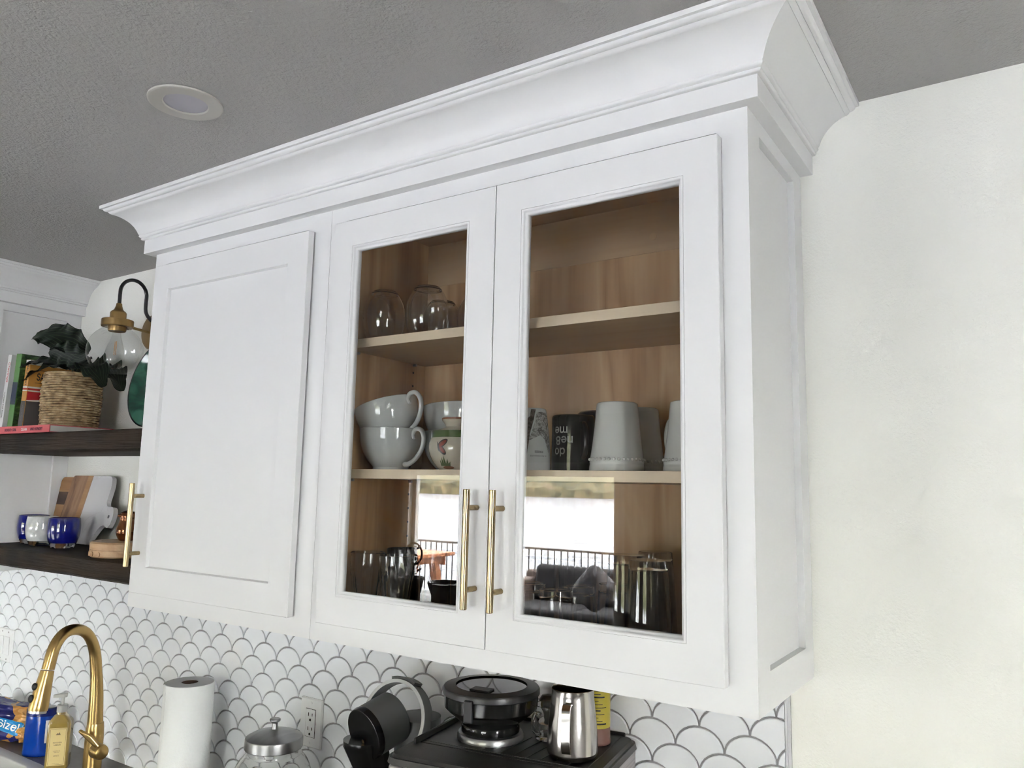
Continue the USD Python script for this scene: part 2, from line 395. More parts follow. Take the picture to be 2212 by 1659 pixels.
for zt in (2.0720, 1.7960):
    s = part(cb, 'shelf', bx(IX0 + .001, IX1 - .001, .0365, IYB - .002, zt - .0190, zt), 'maple_x', 'pale maple shelf', world=True)
    part(s, 'edge_band', bx(IX0 + .001, IX1 - .001, .0350, .0365, zt - .0190, zt, .0004), 'maple_edge', world=True)
holes = []
for y in (.062, .262):
    for k in range(18):
        z = 1.58 + .032 * k + .004
        holes.append(T(rot(cyl(.0026, 0, .0006, n=10), 90, (0, 1, 0)), IX0, y, z))
part(cb, 'pin_holes', cat(*holes), 'dark_gap', world=True, kind='stuff')
for zt in (2.0720, 1.7960):
    for y in (.072, .262): part(cb, 'shelf_pin', T(rot(cyl(.003, 0, .009, n=12), 90, (0, 1, 0)), IX0, y, zt - .0222), 'steel', world=True)
def glass_door(x0, x1, b0, b1, hx):
    bz0, bz1 = 1.5437, 2.2590
    d = part(cb, 'door', frame_mesh(x0, x1, 1.4888, 2.3155, b0, b1, bz0, bz1, DY0, DY1), 'paint', world=True)
    y = DY0
    pr = [(-.0002, y + .0015), (.0004, y + .0015), (.0006, y), (.0030, y - .0008), (.0048, y - .0002), (.0058, y + .0022), (.0066, y + .0045), (.0085, y + .0058), (.0098, y + .0075), (.0104, y + .0105), (.0104, y + .0155)]
    part(d, 'glazing_bead', bead_ring(b0, b1, bz0, bz1, pr), 'paint', world=True, smooth=50)
    part(d, 'glass_pane', bx(b0 + .004, b1 - .004, y + .0100, y + .0130, bz0 + .004, bz1 - .004), 'pane', 'clear glass pane', world=True, smooth=False)
    part(d, 'door_lining', cat(bx(b0 - .001, b0 + .0098, y + .0132, DY1, bz0, bz1), bx(b1 - .0098, b1 + .001, y + .0132, DY1, bz0, bz1)), 'paint', world=True)
    bar_handle(d, hx, 1.5570, 1.7600, (1.7284, 1.5894))
    return d
glass_door(-.8763, -.4594, -.8225, -.5175, -.4820)
glass_door(-.4574, -.0409, -.4012, -.0970, -.4272)

# left-hand cabinet beyond the shelves, seen by its end panel
XE = -2.572
cc = thing('wall_cabinet', 'white wall cabinet end at the far left, beside the dark floating shelves', 'cabinet', (XE, 0, ZB))
end_panel(cc, XE)
face_frame(cc, XE - .8, XE, XE - .755, XE - .045)
part(cc, 'body', bx(XE - .8, XE - .0186, FT, YB - .0005, ZB + .02, ZT + .02), 'paint', world=True)
dl = part(cc, 'door', frame_mesh(XE - .76, XE - .04, 1.4888, 2.3155, XE - .70, XE - .10, 1.5515, 2.25, DY0, DY1), 'paint', world=True)
part(dl, 'door_panel', bx(XE - .7005, XE - .0995, DY0 + .0085, DY1 - .003, 1.551, 2.2505), 'paint', world=True)

# frieze board and crown moulding, mitred round the cabinets
PO, FH = 0.0230, 0.0363
CZ = ZT + FH
CR = [(.0, .0), (.0045, .0), (.0062, .0012), (.0074, .0036), (.0070, .0056), (.0058, .0062), (.0066, .0066), (.0094, .0076), (.0112, .0096), (.0116, .0122), (.0108, .0140), (.0112, .0150)]
CR += [(.0125 + .0480 * t - .0085 * 4 * t * (1 - t) * .72, .0160 + .0490 * t + .0085 * 4 * t * (1 - t) * .70) for t in np.linspace(0, 1, 13)]
CR += [(.0612, .0642), (.0630, .0650), (.0660, .0668), (.0680, .0700), (.0684, .0712), (.0690, .0700), (.0726, .0708), (.0762, .0730), (.0778, .0760), (.0782, .0772), (.0838, .0775), (.0844, .0790), (.0844, CEIL - CZ - .0002)]
CR = [(PO + o, CZ + h) for o, h in CR]
FR = [(.0, ZT), (PO - .0006, ZT), (PO, ZT + .0006), (PO, CZ), (PO, CEIL - .001)]
def mitred(prof, path):
    """Sweeps a profile [(out, z)] along path, a function of out."""
    k = len(prof); v = [p for o, z in prof for p in [(*q, z) for q in path(o)]]; n = len(path(0)); f = []
    for q in range(k - 1):
        for s in range(n - 1):
            a, b, c, d = q * n + s, q * n + s + 1, (q + 1) * n + s + 1, (q + 1) * n + s
            f += [(a, b, c), (a, c, d)]
    return trimesh.Trimesh(np.array(v, float), np.array(f), process=False)
def crown(x0, x1, label, left=True, right=True):
    t = thing('crown_molding', label, 'molding', (x0, 0, ZT))
    runs = [('front', lambda o: [(x0 - o, -o), (x1 + o, -o)])]
    if right: runs.append(('right', lambda o: [(x1 + o, -o), (x1 + o, YB - .0003)]))
    if left: runs.append(('left', lambda o: [(x0 - o, YB - .0003), (x0 - o, -o)]))
    for n, fn in runs:
        part(t, 'frieze_board', mitred(FR, fn), 'paint', world=True, smooth=20)
        part(t, 'crown_front' if n == 'front' else 'crown_return', mitred(CR, fn), 'paint', world=True, smooth=50)
    part(t, 'backing', bx(x0 + .002, x1 - .002, .002, .018, ZT + .0205, CEIL - .001), 'paint', world=True)
    return t
crown(-L, 0, 'white crown molding with frieze board over the glass-door cabinet')
crown(XE - .8, XE, 'white crown molding at far left above the end of the left cabinet')

# ---------------------------------------------------------------- what the door glass mirrors: deck, lake, far shore
M['deck_wood'] = wood('deck_cedar', (0.07, 0.06, 0.055), (0.11, 0.10, 0.09), (0.15, 0.135, 0.12), 'x', .8, .7)
M['cedar'] = wood('orange_cedar', (0.20, 0.062, 0.018), (0.28, 0.095, 0.030), (0.35, 0.13, 0.046), 'x', .8, .55)
M['rail'] = plain('railing_black', (0.02, 0.02, 0.022), 0.5)
M['wicker'] = bumped('wicker', (0.075, 0.05, 0.04), 0.7, 120, 0.004)
M['cushion'] = bumped('dark_cushion', (0.007, 0.006, 0.007), 0.9, 200, 0.001)
M['lake'] = mat('lake_water', {'t': ('texture_coordinate', {}), 'mp': ('mapping', dict(scale=(.07, .45, 1))), 'n': ('noise_texture', dict(scale=1.0, detail=3.0, roughness=.5)),
                'b': ('bump', dict(distance=.9, strength=.6)), 'p': ('principled_bsdf', dict(base_color=(.05, .055, .085), roughness=.30, ior=1.7))},
                [('t.object', 'mp.vector'), ('mp.vector', 'n.vector'), ('n.fac', 'b.height'), ('b.normal', 'p.normal')])
M['forest'] = mat('spring_forest', {'t': ('texture_coordinate', {}), 'n': ('noise_texture', dict(scale=.13, detail=5.0, roughness=.65)),
                  'r': ('rgb_ramp', {'ramp': [(.30, (.006, .009, .005)), (.44, (.022, .027, .011)), (.55, (.055, .053, .022)), (.68, (.09, .066, .042))]}),
                  'p': ('principled_bsdf', dict(roughness=.9))}, [('t.object', 'n.vector'), ('n.fac', 'r.fac'), ('r.color', 'p.base_color')])
LZ = -4.2
solo('lake', T(trimesh.creation.box((3000, 1600, .4)), -400, -12 - 800, LZ - .2), 'lake', 'grey lake water beyond the deck railing, mirrored in the glass doors', 'lake', kind='structure')
nx, ny = 420, 46
gx = np.linspace(-1100, 300, nx); gy = np.concatenate([np.linspace(-492, -540, 24), np.linspace(-545, -900, ny - 24)])
X, Y = np.meshgrid(gx, gy)
Pn = np.stack([X / 90, Y / 90, np.zeros_like(X)], -1)
Z = LZ + np.clip((-488 - Y) * (.42 + .25 * meshkit.noise(Pn, 3)), 0, 150) + 9 * meshkit.fbm(np.stack([X / 9, Y / 9, X * 0], -1), 3, 7) - 1.0
Z[0] = LZ - 1
idx = np.arange(nx * ny).reshape(ny, nx)
q = np.stack([idx[:-1, :-1], idx[1:, :-1], idx[1:, 1:], idx[:-1, 1:]], -1).reshape(-1, 4)
solo('far_shore', trimesh.Trimesh(np.stack([X, Y, Z], -1).reshape(-1, 3), np.vstack([q[:, [0, 2, 1]], q[:, [0, 3, 2]]]), process=False), 'forest',
     'wooded hillside on the far shore of the lake, mirrored in the glass doors', 'hillside', kind='structure', smooth=False)
dk = thing('deck', kind='structure')
for k in range(16): part(dk, 'deck_board', bx(-10, 3.4, -5.70 - .14 * (k + 1) + .006, -5.70 - .14 * k, -.09, -.05, .003), 'deck_wood')
part(dk, 'joist', bx(-10, 3.4, -7.90, -5.70, -.25, -.091), 'deck_wood')
rl = thing('deck_railing', 'black metal deck railing with thin vertical balusters, mirrored in the glass', 'railing', (-6, -7.62, -.05))
part(rl, 'top_rail', bx(-10, 1.0, -7.645, -7.60, .985, 1.012, .004), 'rail', world=True)
part(rl, 'bottom_rail', bx(-10, 1.0, -7.635, -7.605, .06, .085, .004), 'rail', world=True)
for k in range(84): part(rl, 'baluster', cyl(.0075, .085, .986, -9.55 + .0965 * k, -7.62, n=8), 'rail', world=True)
for x in (-9.9, -8.0, -3.2, -1.3, .9): part(rl, 'post', bx(x - .03, x + .03, -7.65, -7.59, -.05, 1.0, .004), 'rail', world=True)

pt = thing('picnic_table', 'orange cedar picnic table on the deck, mirrored in the left glass door', 'table', (-6.90, -6.75, -.05), 0)
for k in range(4): part(pt, 'table_board', bx(-.85, .85, -.40 + .2 * k, -.205 + .2 * k, .925, .970, .006), 'cedar')
part(pt, 'apron', bx(-.70, .72, .33, .37, .80, .925, .004), 'cedar'); part(pt, 'apron', bx(-.70, .72, -.37, -.33, .80, .925, .004), 'cedar')
for sx in (-1, 1):
    part(pt, 'cross_beam', bx(sx * .66 - .045, sx * .66 + .045, -.37, .37, .83, .925, .004), 'cedar')
    for sy in (-1, 1):
        part(pt, 'leg', to_tri(m3.Manifold.hull_points(np.array([(sx * .66 + a, sy * (.20 if z > .5 else .42) + b, z) for a in (-.05, .05) for b in (-.045, .045) for z in (0.0, .84)]))), 'cedar')
    part(pt, 'brace', tube([(sx * .60, 0, .40), (sx * .15, 0, .86)], .035, 4), 'cedar')
    part(pt, 'stretcher', bx(sx * .66 - .03, sx * .66 + .03, -.34, .34, .33, .43, .004), 'cedar')

sf = thing('wicker_sofa', 'brown wicker outdoor sofa with dark cushions, mirrored in the right glass door', 'sofa', (-3.9, -6.75, -.05))
part(sf, 'base', rbx(-1.0, 1.0, -.42, .42, .08, .36, .03), 'wicker'); part(sf, 'arm', rbx(-1.02, -.84, -.44, .44, .08, .76, .04), 'wicker'); part(sf, 'arm', rbx(.84, 1.02, -.44, .44, .08, .76, .04), 'wicker')
part(sf, 'back', rbx(-1.02, 1.02, -.46, -.34, .08, .84, .04), 'wicker')
for x in (-.41, .41):
    part(sf, 'seat_cushion', rbx(x - .405, x + .405, -.32, .44, .36, .52, .05), 'cushion', 'dark seat cushion')
    part(sf, 'back_cushion', rot(rbx(x - .405, x + .405, -.34, -.17, .50, .92, .07), 8, (1, 0, 0), (0, -.3, .5)), 'cushion', 'dark back cushion')
for x in (-.92, .92):
    for y in (-.36, .36): part(sf, 'foot', cyl(.03, 0, .09, x, y, n=12), 'rail')
M['check'] = mat('check_cloth', {'t': ('texture_coordinate', {}), 'c': ('checker_texture', dict(color1=(.012, .011, .012), color2=(.06, .055, .06), scale=14)), 'p': ('principled_bsdf', dict(roughness=.9))}, [('t.object', 'c.vector'), ('c.color', 'p.base_color')])
def pillow(w, h, d):
    m = trimesh.creation.icosphere(4); v = m.vertices
    s = np.abs(v[:, [0, 2]]) ** .45 * np.sign(v[:, [0, 2]])
    m.vertices = np.column_stack([s[:, 0] * w / 2, v[:, 1] * d / 2 * (1 - .55 * np.max(np.abs(s), 1) ** 4), s[:, 1] * h / 2]); return m
solo('throw_pillow', rot(rot(pillow(.40, .40, .18), 14, (1, 0, 0)), 38, (0, 1, 0)), 'check', 'checked grey throw pillow on the outdoor sofa, mirrored in the glass', 'pillow', loc=(-3.62, -6.42, .73))

# room furniture caught in the mirror image
M['dark_wood'] = plain('dark_table_wood', (0.018, 0.014, 0.012), 0.4)
tb = thing('dining_table', 'dark dining table in the room behind, mirrored in the left glass door', 'table', (-4.55, -4.50, 0))
part(tb, 'tabletop', chprism(Point(0, 0).buffer(.55, quad_segs=12), .035, .006), 'dark_wood'); stage.GetPrimAtPath('/World/dining_table/tabletop')
UsdGeom.Xformable(stage.GetPrimAtPath('/World/dining_table/tabletop')).AddTranslateOp().Set(Gf.Vec3d(0, 0, .715))
part(tb, 'pedestal', lathe([(0, 0), (.28, 0), (.28, .03), (.06, .06), (.05, .4), (.07, .70), (.2, .716), (0, .716)], 24), 'dark_wood')
ch = thing('dining_chair', 'dark chair with a rounded back by the dining table, mirrored in the glass', 'chair', (-4.0, -4.35, 0), 100)
part(ch, 'seat', chprism(rrect(.44, .44, .08), .05, .01), 'dark_wood'); UsdGeom.Xformable(stage.GetPrimAtPath('/World/dining_chair/seat')).AddTranslateOp().Set(Gf.Vec3d(0, 0, .43))
arc = [(.22 * math.cos(a), .22 * math.sin(a)) for a in np.linspace(math.radians(200), math.radians(340), 15)]
part(ch, 'backrest', prism(Polygon(arc + [(x * .86, y * .86) for x, y in arc[::-1]]), .47), 'dark_wood'); UsdGeom.Xformable(stage.GetPrimAtPath('/World/dining_chair/backrest')).AddTranslateOp().Set(Gf.Vec3d(0, 0, .47))
for sx in (-1, 1):
    for sy in (-1, 1): part(ch, 'leg', tube([(sx * .19, sy * .19, 0), (sx * .16, sy * .16, .435)], [.014, .02], 8), 'dark_wood')
pl = thing('planter', 'small dark planter with ring handle and sprigs on the mirrored dining table', 'planter', (-4.47, -4.45, .7505))
part(pl, 'pot', lathe([(0, 0), (.09, 0), (.12, .16), (.13, .17), (.13, .19), (.11, .19), (.09, .15), (0, .15)], 24), 'dark_wood')
part(pl, 'ring', tube([(.03 + .095 * math.cos(a), 0, .40 + .095 * math.sin(a)) for a in np.linspace(0, 2 * PI, 32, endpoint=False)], .009, 8, closed=True), 'rail')
part(pl, 'stem', tube([(.03, 0, .14), (.03, 0, .31)], .009, 8), 'rail')
rg = random.Random(3); lv = []
for k in range(70):
    p = np.array([rg.gauss(-.05, .07), rg.gauss(0, .05), .20 + abs(rg.gauss(.06, .10))])
    lv.append(T(T(trimesh.creation.icosphere(1, .5), 0, 0, 0).apply_transform(np.diag([.045, .008, .022, 1.0])).apply_transform(trimesh.transformations.random_rotation_matrix(np.array([rg.random() for _ in range(3)]))), *p))
M['sprig'] = plain('dark_sprig', (0.02, 0.035, 0.018), .6)
part(pl, 'foliage', cat(*lv), 'sprig', kind='stuff')
bw = thing('serving_bowl', 'black bowl on the dark dining table, mirrored in the left glass door', 'bowl', (-4.22, -4.64, .7505))
part(bw, 'bowl', lathe([(0, 0), (.07, 0), (.13, .05), (.16, .13), (.165, .15), (.158, .15), (.12, .05), (0, .012)], 32), 'dark_wood', smooth=40)

# ---------------------------------------------------------------- dishes in the glass cabinet
M['glass'] = glass('drinking_glass', (1, 1, 1), 0.0, 1.5)
M['smoke_glass'] = glass('grey_tumbler_glass', (0.74, 0.73, 0.70), 0.0, 1.5)
M['dark_glass'] = plain('dark_smoked_glass', (0.035, 0.028, 0.022), 0.06, transmission_weight=.35)
M['china'] = plain('white_china', (0.56, 0.58, 0.57), 0.07, coat_weight=0.4)
M['china_grey'] = plain('warm_white_china', (0.58, 0.58, 0.55), 0.10, coat_weight=0.4)
def shell(outer, t, n=56, foot=.004, smoothn=5):
    """A lathed vessel: outer profile from the base rim up to the lip, wall t thick, open at the top (z up)."""
    o = smooth_prof(outer, smoothn) if smoothn else np.array(outer, float)
    i = [(max(r - t, 0), z) for r, z in o[::-1] if z > foot]
    lip = [(o[-1][0] - t / 2, o[-1][1] + t * .35)]
    return lathe([(0, o[0][1])] + [tuple(p) for p in o] + lip + i + [(0, foot)], n)
def upside(m, h): m = rot(m, 180, (1, 0, 0)); return T(m, 0, 0, h)

SH1, SH2, SH0 = 2.0721, 1.7961, IZ0 + .0001
WG = [(.0215, 0), (.026, .0012), (.034, .012), (.0425, .030), (.0462, .052), (.0445, .078), (.0395, .098), (.0335, .1135)]
g = thing('wine_glass', 'clear stemless wine glass upside down, leftmost on the top shelf', 'glass', (-.832, .093, SH1), group='stemless glasses on the top shelf')
part(g, 'bowl', upside(shell(WG, .0016, foot=.005), .1142), 'glass', smooth=60)
copy_of(g, 'clear stemless wine glass upside down, second from left on the top shelf', (-.7215, .108, SH1), 40)
copy_of(g, 'stemless wine glass at the back right of the top shelf, half behind the door stile', (-.672, .222, SH1), 80)
copy_of(g, 'stemless wine glass at the back of the top shelf, seen between two others', (-.778, .228, SH1), 10)

CUP = [(.036, 0), (.0385, .001), (.0385, .005), (.040, .008), (.052, .022), (.0625, .042), (.0678, .062), (.0695, .080), (.0700, .0875)]
def cup_handle():
    p = smooth_prof([(.0725, 0, .066), (.069, 0, .076), (.078, 0, .086), (.095, 0, .083), (.104, 0, .066), (.098, 0, .044), (.080, 0, .024), (.060, 0, .014), (.046, 0, .013)], 6)
    r = np.interp(np.linspace(0, 1, len(p)), [0, .12, .4, .8, 1], [.0030, .0046, .0052, .0052, .0060])
    return tube(p, r, 12)
def big_cup(name, label, loc, rz, group):
    c = thing(name, label, 'mug', loc, rz, group)
    part(c, 'bowl', shell(CUP, .0035, 64, .006), 'china', smooth=50); part(c, 'handle', cup_handle(), 'china', smooth=60)
    return c
GC = 'large white soup mugs on the middle shelf'
cup0 = big_cup('soup_mug', 'large white soup mug with curled handle, lower of the front stack', (-.817, .118, SH2), -8, GC)
def tilted(src, label, loc, rz, tilt, ax):
    p = copy_of(src, label, (0, 0, 0), 0)
    p.GetAttribute('xformOp:translate').Set(Gf.Vec3d(*loc))
    x = UsdGeom.Xformable(p); x.AddRotateXYZOp().Set(Gf.Vec3f(0, 0, 0))
    r = Gf.Rotation(Gf.Vec3d(*ax), tilt); q = Gf.Rotation(Gf.Vec3d(0, 0, 1), rz)
    o = [op for op in x.GetOrderedXformOps() if op.GetOpName() == 'xformOp:rotateXYZ'][0]
    d = (q * r).Decompose(Gf.Vec3d(1, 0, 0), Gf.Vec3d(0, 1, 0), Gf.Vec3d(0, 0, 1)); o.Set(Gf.Vec3f(d[0], d[1], d[2]))
    return p
tilted(cup0, 'large white soup mug tipped to the left, resting in the front lower mug', (-.809, .118, SH2 + .058), -6, -17, (-.35, .94, 0))
copy_of(cup0, 'large white soup mug at the bottom of the rear stack, behind the sugar jar', (-.739, .236, SH2), -20)
tilted(cup0, 'large white soup mug on top of the rear stack, behind the sugar jar', (-.735, .236, SH2 + .060), -25, -5, (-.35, .94, 0))

# sugar jar with butterfly
M['cream_china'] = plain('cream_glaze', (0.58, 0.53, 0.43), 0.12, coat_weight=0.4)
M['green_glaze'] = plain('green_glaze', (0.055, 0.10, 0.025), 0.18, coat_weight=0.4)
M['brown_glaze'] = plain('brown_glaze', (0.22, 0.085, 0.04), 0.25)
M['red_print'] = plain('butterfly_red', (0.22, 0.035, 0.02), 0.3); M['ink'] = plain('dark_ink', (0.018, 0.016, 0.02), 0.4)
M['leaf_print'] = plain('grass_print', (0.07, 0.11, 0.04), 0.3)
JP = [(.034, 0), (.037, .002), (.050, .018), (.0575, .036), (.0580, .052), (.0545, .062), (.0540, .0635)]
sj = thing('sugar_jar', 'cream pottery sugar jar with a green band, butterfly and knobbed lid', 'jar', (-.6215, .100, SH2))
jp = [tuple(p) for p in smooth_prof(JP, 5)]
part(sj, 'body', lathe([(0, 0)] + jp + [(0, .0635)], 56), 'cream_china', smooth=50)
part(sj, 'band', lathe([(.0535, .0636), (.0548, .0640), (.0546, .0768), (.0530, .0776), (0, .0776)], 56), 'green_glaze', 'green glazed band')
part(sj, 'lid', lathe([(0, .0777), (.046, .0777), (.042, .080), (.030, .0838), (.0255, .0870), (.0265, .0910), (.0330, .0985), (.0338, .1005), (0, .1005)], 48), 'cream_china', 'cream lid with flared knob')
part(sj, 'lid_rim', lathe([(0, .1006), (.0338, .1006), (.0338, .1035), (.0325, .1045), (0, .1045)], 48), 'brown_glaze', 'brown rim')
def jar_r(z): return np.interp(z, [p[1] for p in jp], [p[0] for p in jp])
def wrap(shape, az, zc, off=.0004, rad=jar_r, th=.0003, step=.0025):
    """Wraps a flat outline (metres, x along the circumference, y up) on a lathed body round z, centred at azimuth az (degrees)."""
    ms = []
    for gpoly in getattr(shape, 'geoms', [shape]):
        v, f = trimesh.creation.triangulate_polygon(gpoly.segmentize(step), engine='earcut')
        v, f = trimesh.remesh.subdivide_to_size(np.column_stack([v, np.zeros(len(v))]), f, step * 2)
        z = zc + v[:, 1]; r = np.array([rad(q) for q in z]) + off; a = math.radians(az) + v[:, 0] / np.maximum(r, 1e-3)
        ms.append(trimesh.Trimesh(np.column_stack([r * np.cos(a), r * np.sin(a), z]), f, process=False))
    return cat(*ms)
def ell(cx, cy, a, b, deg=0): return affinity.translate(affinity.rotate(affinity.scale(Point(0, 0).buffer(1, quad_segs=6), a, b), deg), cx, cy)
AZ = -92
wings = [ell(.004, .009, .0125, .0065, 35), ell(.003, -.004, .0115, .0060, -48)]
wings2 = [ell(.0045, .009, .0095, .0042, 35), ell(.0035, -.0035, .0085, .0036, -48)]
part(sj, 'butterfly', wrap(wings[0].union(wings[1]).union(ell(-.006, .003, .0014, .010, 12)), AZ + 4, .042), 'ink', 'dark edged butterfly print', smooth=False)
part(sj, 'butterfly_wing', wrap(wings2[0].union(wings2[1]), AZ + 4, .042, .0007), 'red_print', 'red wing print', smooth=False)
part(sj, 'grass_print', wrap(Polygon([(-.012, -.004), (-.009, .008), (-.007, 0), (-.004, .013), (-.002, 0), (.001, .016), (.003, 0), (.008, .010), (.008, 0), (.013, .004), (.010, -.005)]).buffer(0), AZ + 8, .012), 'leaf_print', 'green grass print', smooth=False)
part(sj, 'ground_print', wrap(ell(.004, -.006, .012, .003), AZ + 8, .0105, .0005), 'brown_glaze', smooth=False)

# mugs behind the right door
def text_shape(s, h, bold=False):
    """Lettering as a flat shapely outline, lower left at the origin."""
    m = meshkit.text_mesh(s, h, .001, bold); m = m if isinstance(m, trimesh.Trimesh) else cat(m)
    top = m.faces[(m.face_normals[:, 2] > .9)]
    from shapely import union_all
    return union_all([Polygon(m.vertices[t][:, :2]).buffer(1e-6) for t in top]).simplify(h * .004)
def centred(sh): b = sh.bounds; return affinity.translate(sh, -(b[0] + b[2]) / 2, -(b[1] + b[3]) / 2)
def handle_loop(r0, z0, z1, reach, rad=.0052):
    return tube(smooth_prof([(r0 - .002, 0, z1), (r0 + reach * .6, 0, z1 + .003), (r0 + reach, 0, (z0 + z1) / 2 + .008), (r0 + reach * .75, 0, z0 + .008), (r0 - .002, 0, z0)], 6), rad, 10)
M['sketch'] = mat('sketch_print', {'t': ('texture_coordinate', {}), 'n': ('noise_texture', dict(scale=70, detail=6, roughness=.75, distortion=1.5)),
                  'r': ('rgb_ramp', {'ramp': [(.42, (.12, .115, .11)), (.60, (.52, .52, .50))]}), 'p': ('principled_bsdf', dict(roughness=.15))}, [('t.object', 'n.vector'), ('n.fac', 'r.fac'), ('r.color', 'p.base_color')])
M['sketch_brown'] = mat('tower_print', {'t': ('texture_coordinate', {}), 'n': ('noise_texture', dict(scale=160, detail=4, roughness=.7)),
                  'r': ('rgb_ramp', {'ramp': [(.4, (.07, .05, .04)), (.6, (.20, .16, .14))]}), 'p': ('principled_bsdf', dict(roughness=.15))}, [('t.object', 'n.vector'), ('n.fac', 'r.fac'), ('r.color', 'p.base_color')])
PM = [(.026, 0), (.029, .0015), (.0315, .014), (.0355, .048), (.0385, .085), (.0400, .116)]
pm = thing('paris_mug', 'white mug upside down with grey city sketch and tower print', 'mug', (-.449, .098, SH2))
PH = .1165; part(pm, 'body', upside(shell(PM, .0032, 56, .005), PH), 'china', smooth=50)
pmr = lambda z: np.interp(PH - z, [p[1] for p in PM], [p[0] for p in PM])
tower = Polygon([(-.016, .050), (-.013, .030), (-.0075, .006), (-.0045, -.020), (-.002, -.045), (0, -.058), (.002, -.045), (.0045, -.020), (.0075, .006), (.013, .030), (.016, .050), (.007, .050), (.006, .037), (0, .031), (-.006, .037), (-.007, .050)])
part(pm, 'tower_print', wrap(tower, -70, .0635, .0004, pmr), 'sketch_brown', 'brown lattice tower print, upside down', smooth=False)
part(pm, 'sketch_print', wrap(Polygon([(-.020, -.024), (-.010, -.020), (.002, -.014), (.012, -.022), (.022, -.044), (.028, -.050), (.026, .028), (.006, .030), (-.004, .028), (-.008, .010)]), -30, .0795, .0004, pmr), 'sketch', 'grey street sketch print', smooth=False)
for s, h, z in (('PARIS', .0042, .0345), ('18, RUE PERGOLÈSE', .0026, .0270)):
    part(pm, 'lettering', wrap(affinity.rotate(centred(text_shape(s, h, s == 'PARIS')), 180, origin=(0, 0)), -32, z, .0005, pmr), 'ink', smooth=False)
part(pm, 'handle', T(handle_loop(.036, .030, .085, .026), 0, 0, 0), 'china', smooth=60)
UsdGeom.Xformable(stage.GetPrimAtPath(str(pm.GetPath()) + '/handle')).AddRotateZOp().Set(150)

M['black_china'] = plain('black_glaze', (0.006, 0.006, 0.006), 0.06, coat_weight=0.3); M['navy_china'] = plain('navy_glaze', (0.008, 0.008, 0.028), 0.10)
M['grey_print'] = plain('grey_letter_print', (0.20, 0.20, 0.19), 0.3)
ST = [(.0385, 0), (.0405, .002), (.0410, .006), (.0410, .1035)]
bm = thing('black_mug', 'glossy black mug upside down with grey lettering', 'mug', (-.3775, .137, SH2))
part(bm, 'body', upside(shell(ST, .0035, 56, .006, 0), .1045), 'black_china', smooth=50)
sr = lambda z: .0410
for s, z, az in (('me', .076, -96), ('ne8', .056, -87), ('do', .035, -99)):
    part(bm, 'lettering', wrap(affinity.rotate(centred(text_shape(s, .0150, True)), 180, origin=(0, 0)), az, z, .0004, sr), 'grey_print', 'grey letter print, upside down', smooth=False)
bh = part(bm, 'handle', handle_loop(.041, .022, .082, .028), 'black_china', smooth=60); UsdGeom.Xformable(bh).AddRotateZOp().Set(-42)
nm = thing('navy_mug', 'dark navy mug upside down behind the black mug', 'mug', (-.371, .228, SH2))
part(nm, 'body', upside(shell([(.038, 0), (.0425, .004), (.0430, .010), (.0430, .1190)], .0035, 56, .006, 0), .120), 'navy_china', smooth=50)
part(nm, 'handle', handle_loop(.043, .03, .09, .026), 'navy_china', smooth=60); UsdGeom.Xformable(stage.GetPrimAtPath('/World/navy_mug/handle')).AddRotateZOp().Set(60)

BM = [(.0325, 0), (.0350, .0015), (.0365, .006), (.0395, .040), (.0440, .078), (.0470, .098), (.0480, .104), (.0475, .1085), (.0485, .113), (.0488, .1195)]
wm = thing('beaded_mug', 'tapered white mug upside down with beaded rim, in front of its neighbours', 'mug', (-.2685, .098, SH2), 0, 'tapered white mugs with beaded rims')
part(wm, 'body', upside(shell(BM, .0035, 64, .006, 4), .1203), 'china_grey', smooth=50)
part(wm, 'bead', cat(*[T(trimesh.creation.icosphere(2, .0029), .0470 * math.cos(a), .0470 * math.sin(a), .0203) for a in np.linspace(0, 2 * PI, 36, endpoint=False)]), 'china_grey', 'row of raised beads', smooth=True)
part(wm, 'handle', handle_loop(.044, .030, .088, .028), 'china_grey', smooth=60); UsdGeom.Xformable(stage.GetPrimAtPath('/World/beaded_mug/handle')).AddRotateZOp().Set(128)
copy_of(wm, 'tapered white mug upside down, half hidden behind the front beaded mug', (-.2735, .2005, SH2), 55)
copy_of(wm, 'tapered white mug upside down at the right edge, cut off by the door stile', (-.1430, .128, SH2), 20)

# bottom shelf: pint glasses, small tumblers, fluted glasses
PG = [(.0285, 0), (.0305, .001), (.0318, .006), (.0345, .050), (.0385, .110), (.0415, .1630)]
pg = thing('pint_glass', 'tall tapered pint glass upside down, nearest on the bottom shelf', 'glass', (-.197, .070, SH0), group='tall pint glasses on the bottom shelf')
part(pg, 'bowl', upside(shell(PG, .0022, 48, .012, 3), .1637), 'smoke_glass', smooth=50)
for lab, x, y in (('tall pint glass upside down, left of the nearest pint glass', -.2705, .142), ('tall pint glass upside down, at the back by the wood panel', -.262, .248), ('tall pint glass upside down at the right edge of the right door', -.125, .150)):
    copy_of(pg, lab, (x, y, SH0), 25)
SG = [(.0270, 0), (.0290, .001), (.0300, .005), (.0325, .050), (.0345, .0990)]
sg = thing('small_tumbler', 'small clear tumbler upside down, in front on the bottom shelf behind right door', 'glass', (-.3765, .078, SH0), group='small tumblers on the bottom shelf')
part(sg, 'bowl', upside(shell(SG, .002, 44, .009, 3), .0997), 'smoke_glass', smooth=50)
for lab, x, y in (('small clear tumbler upside down, directly behind the front small tumbler', -.3745, .156), ('small clear tumbler upside down, at the back beside the pint glasses', -.338, .232), ('small clear tumbler upside down, leftmost behind the right door', -.4640, .130)):
    copy_of(sg, lab, (x, y, SH0), 30)
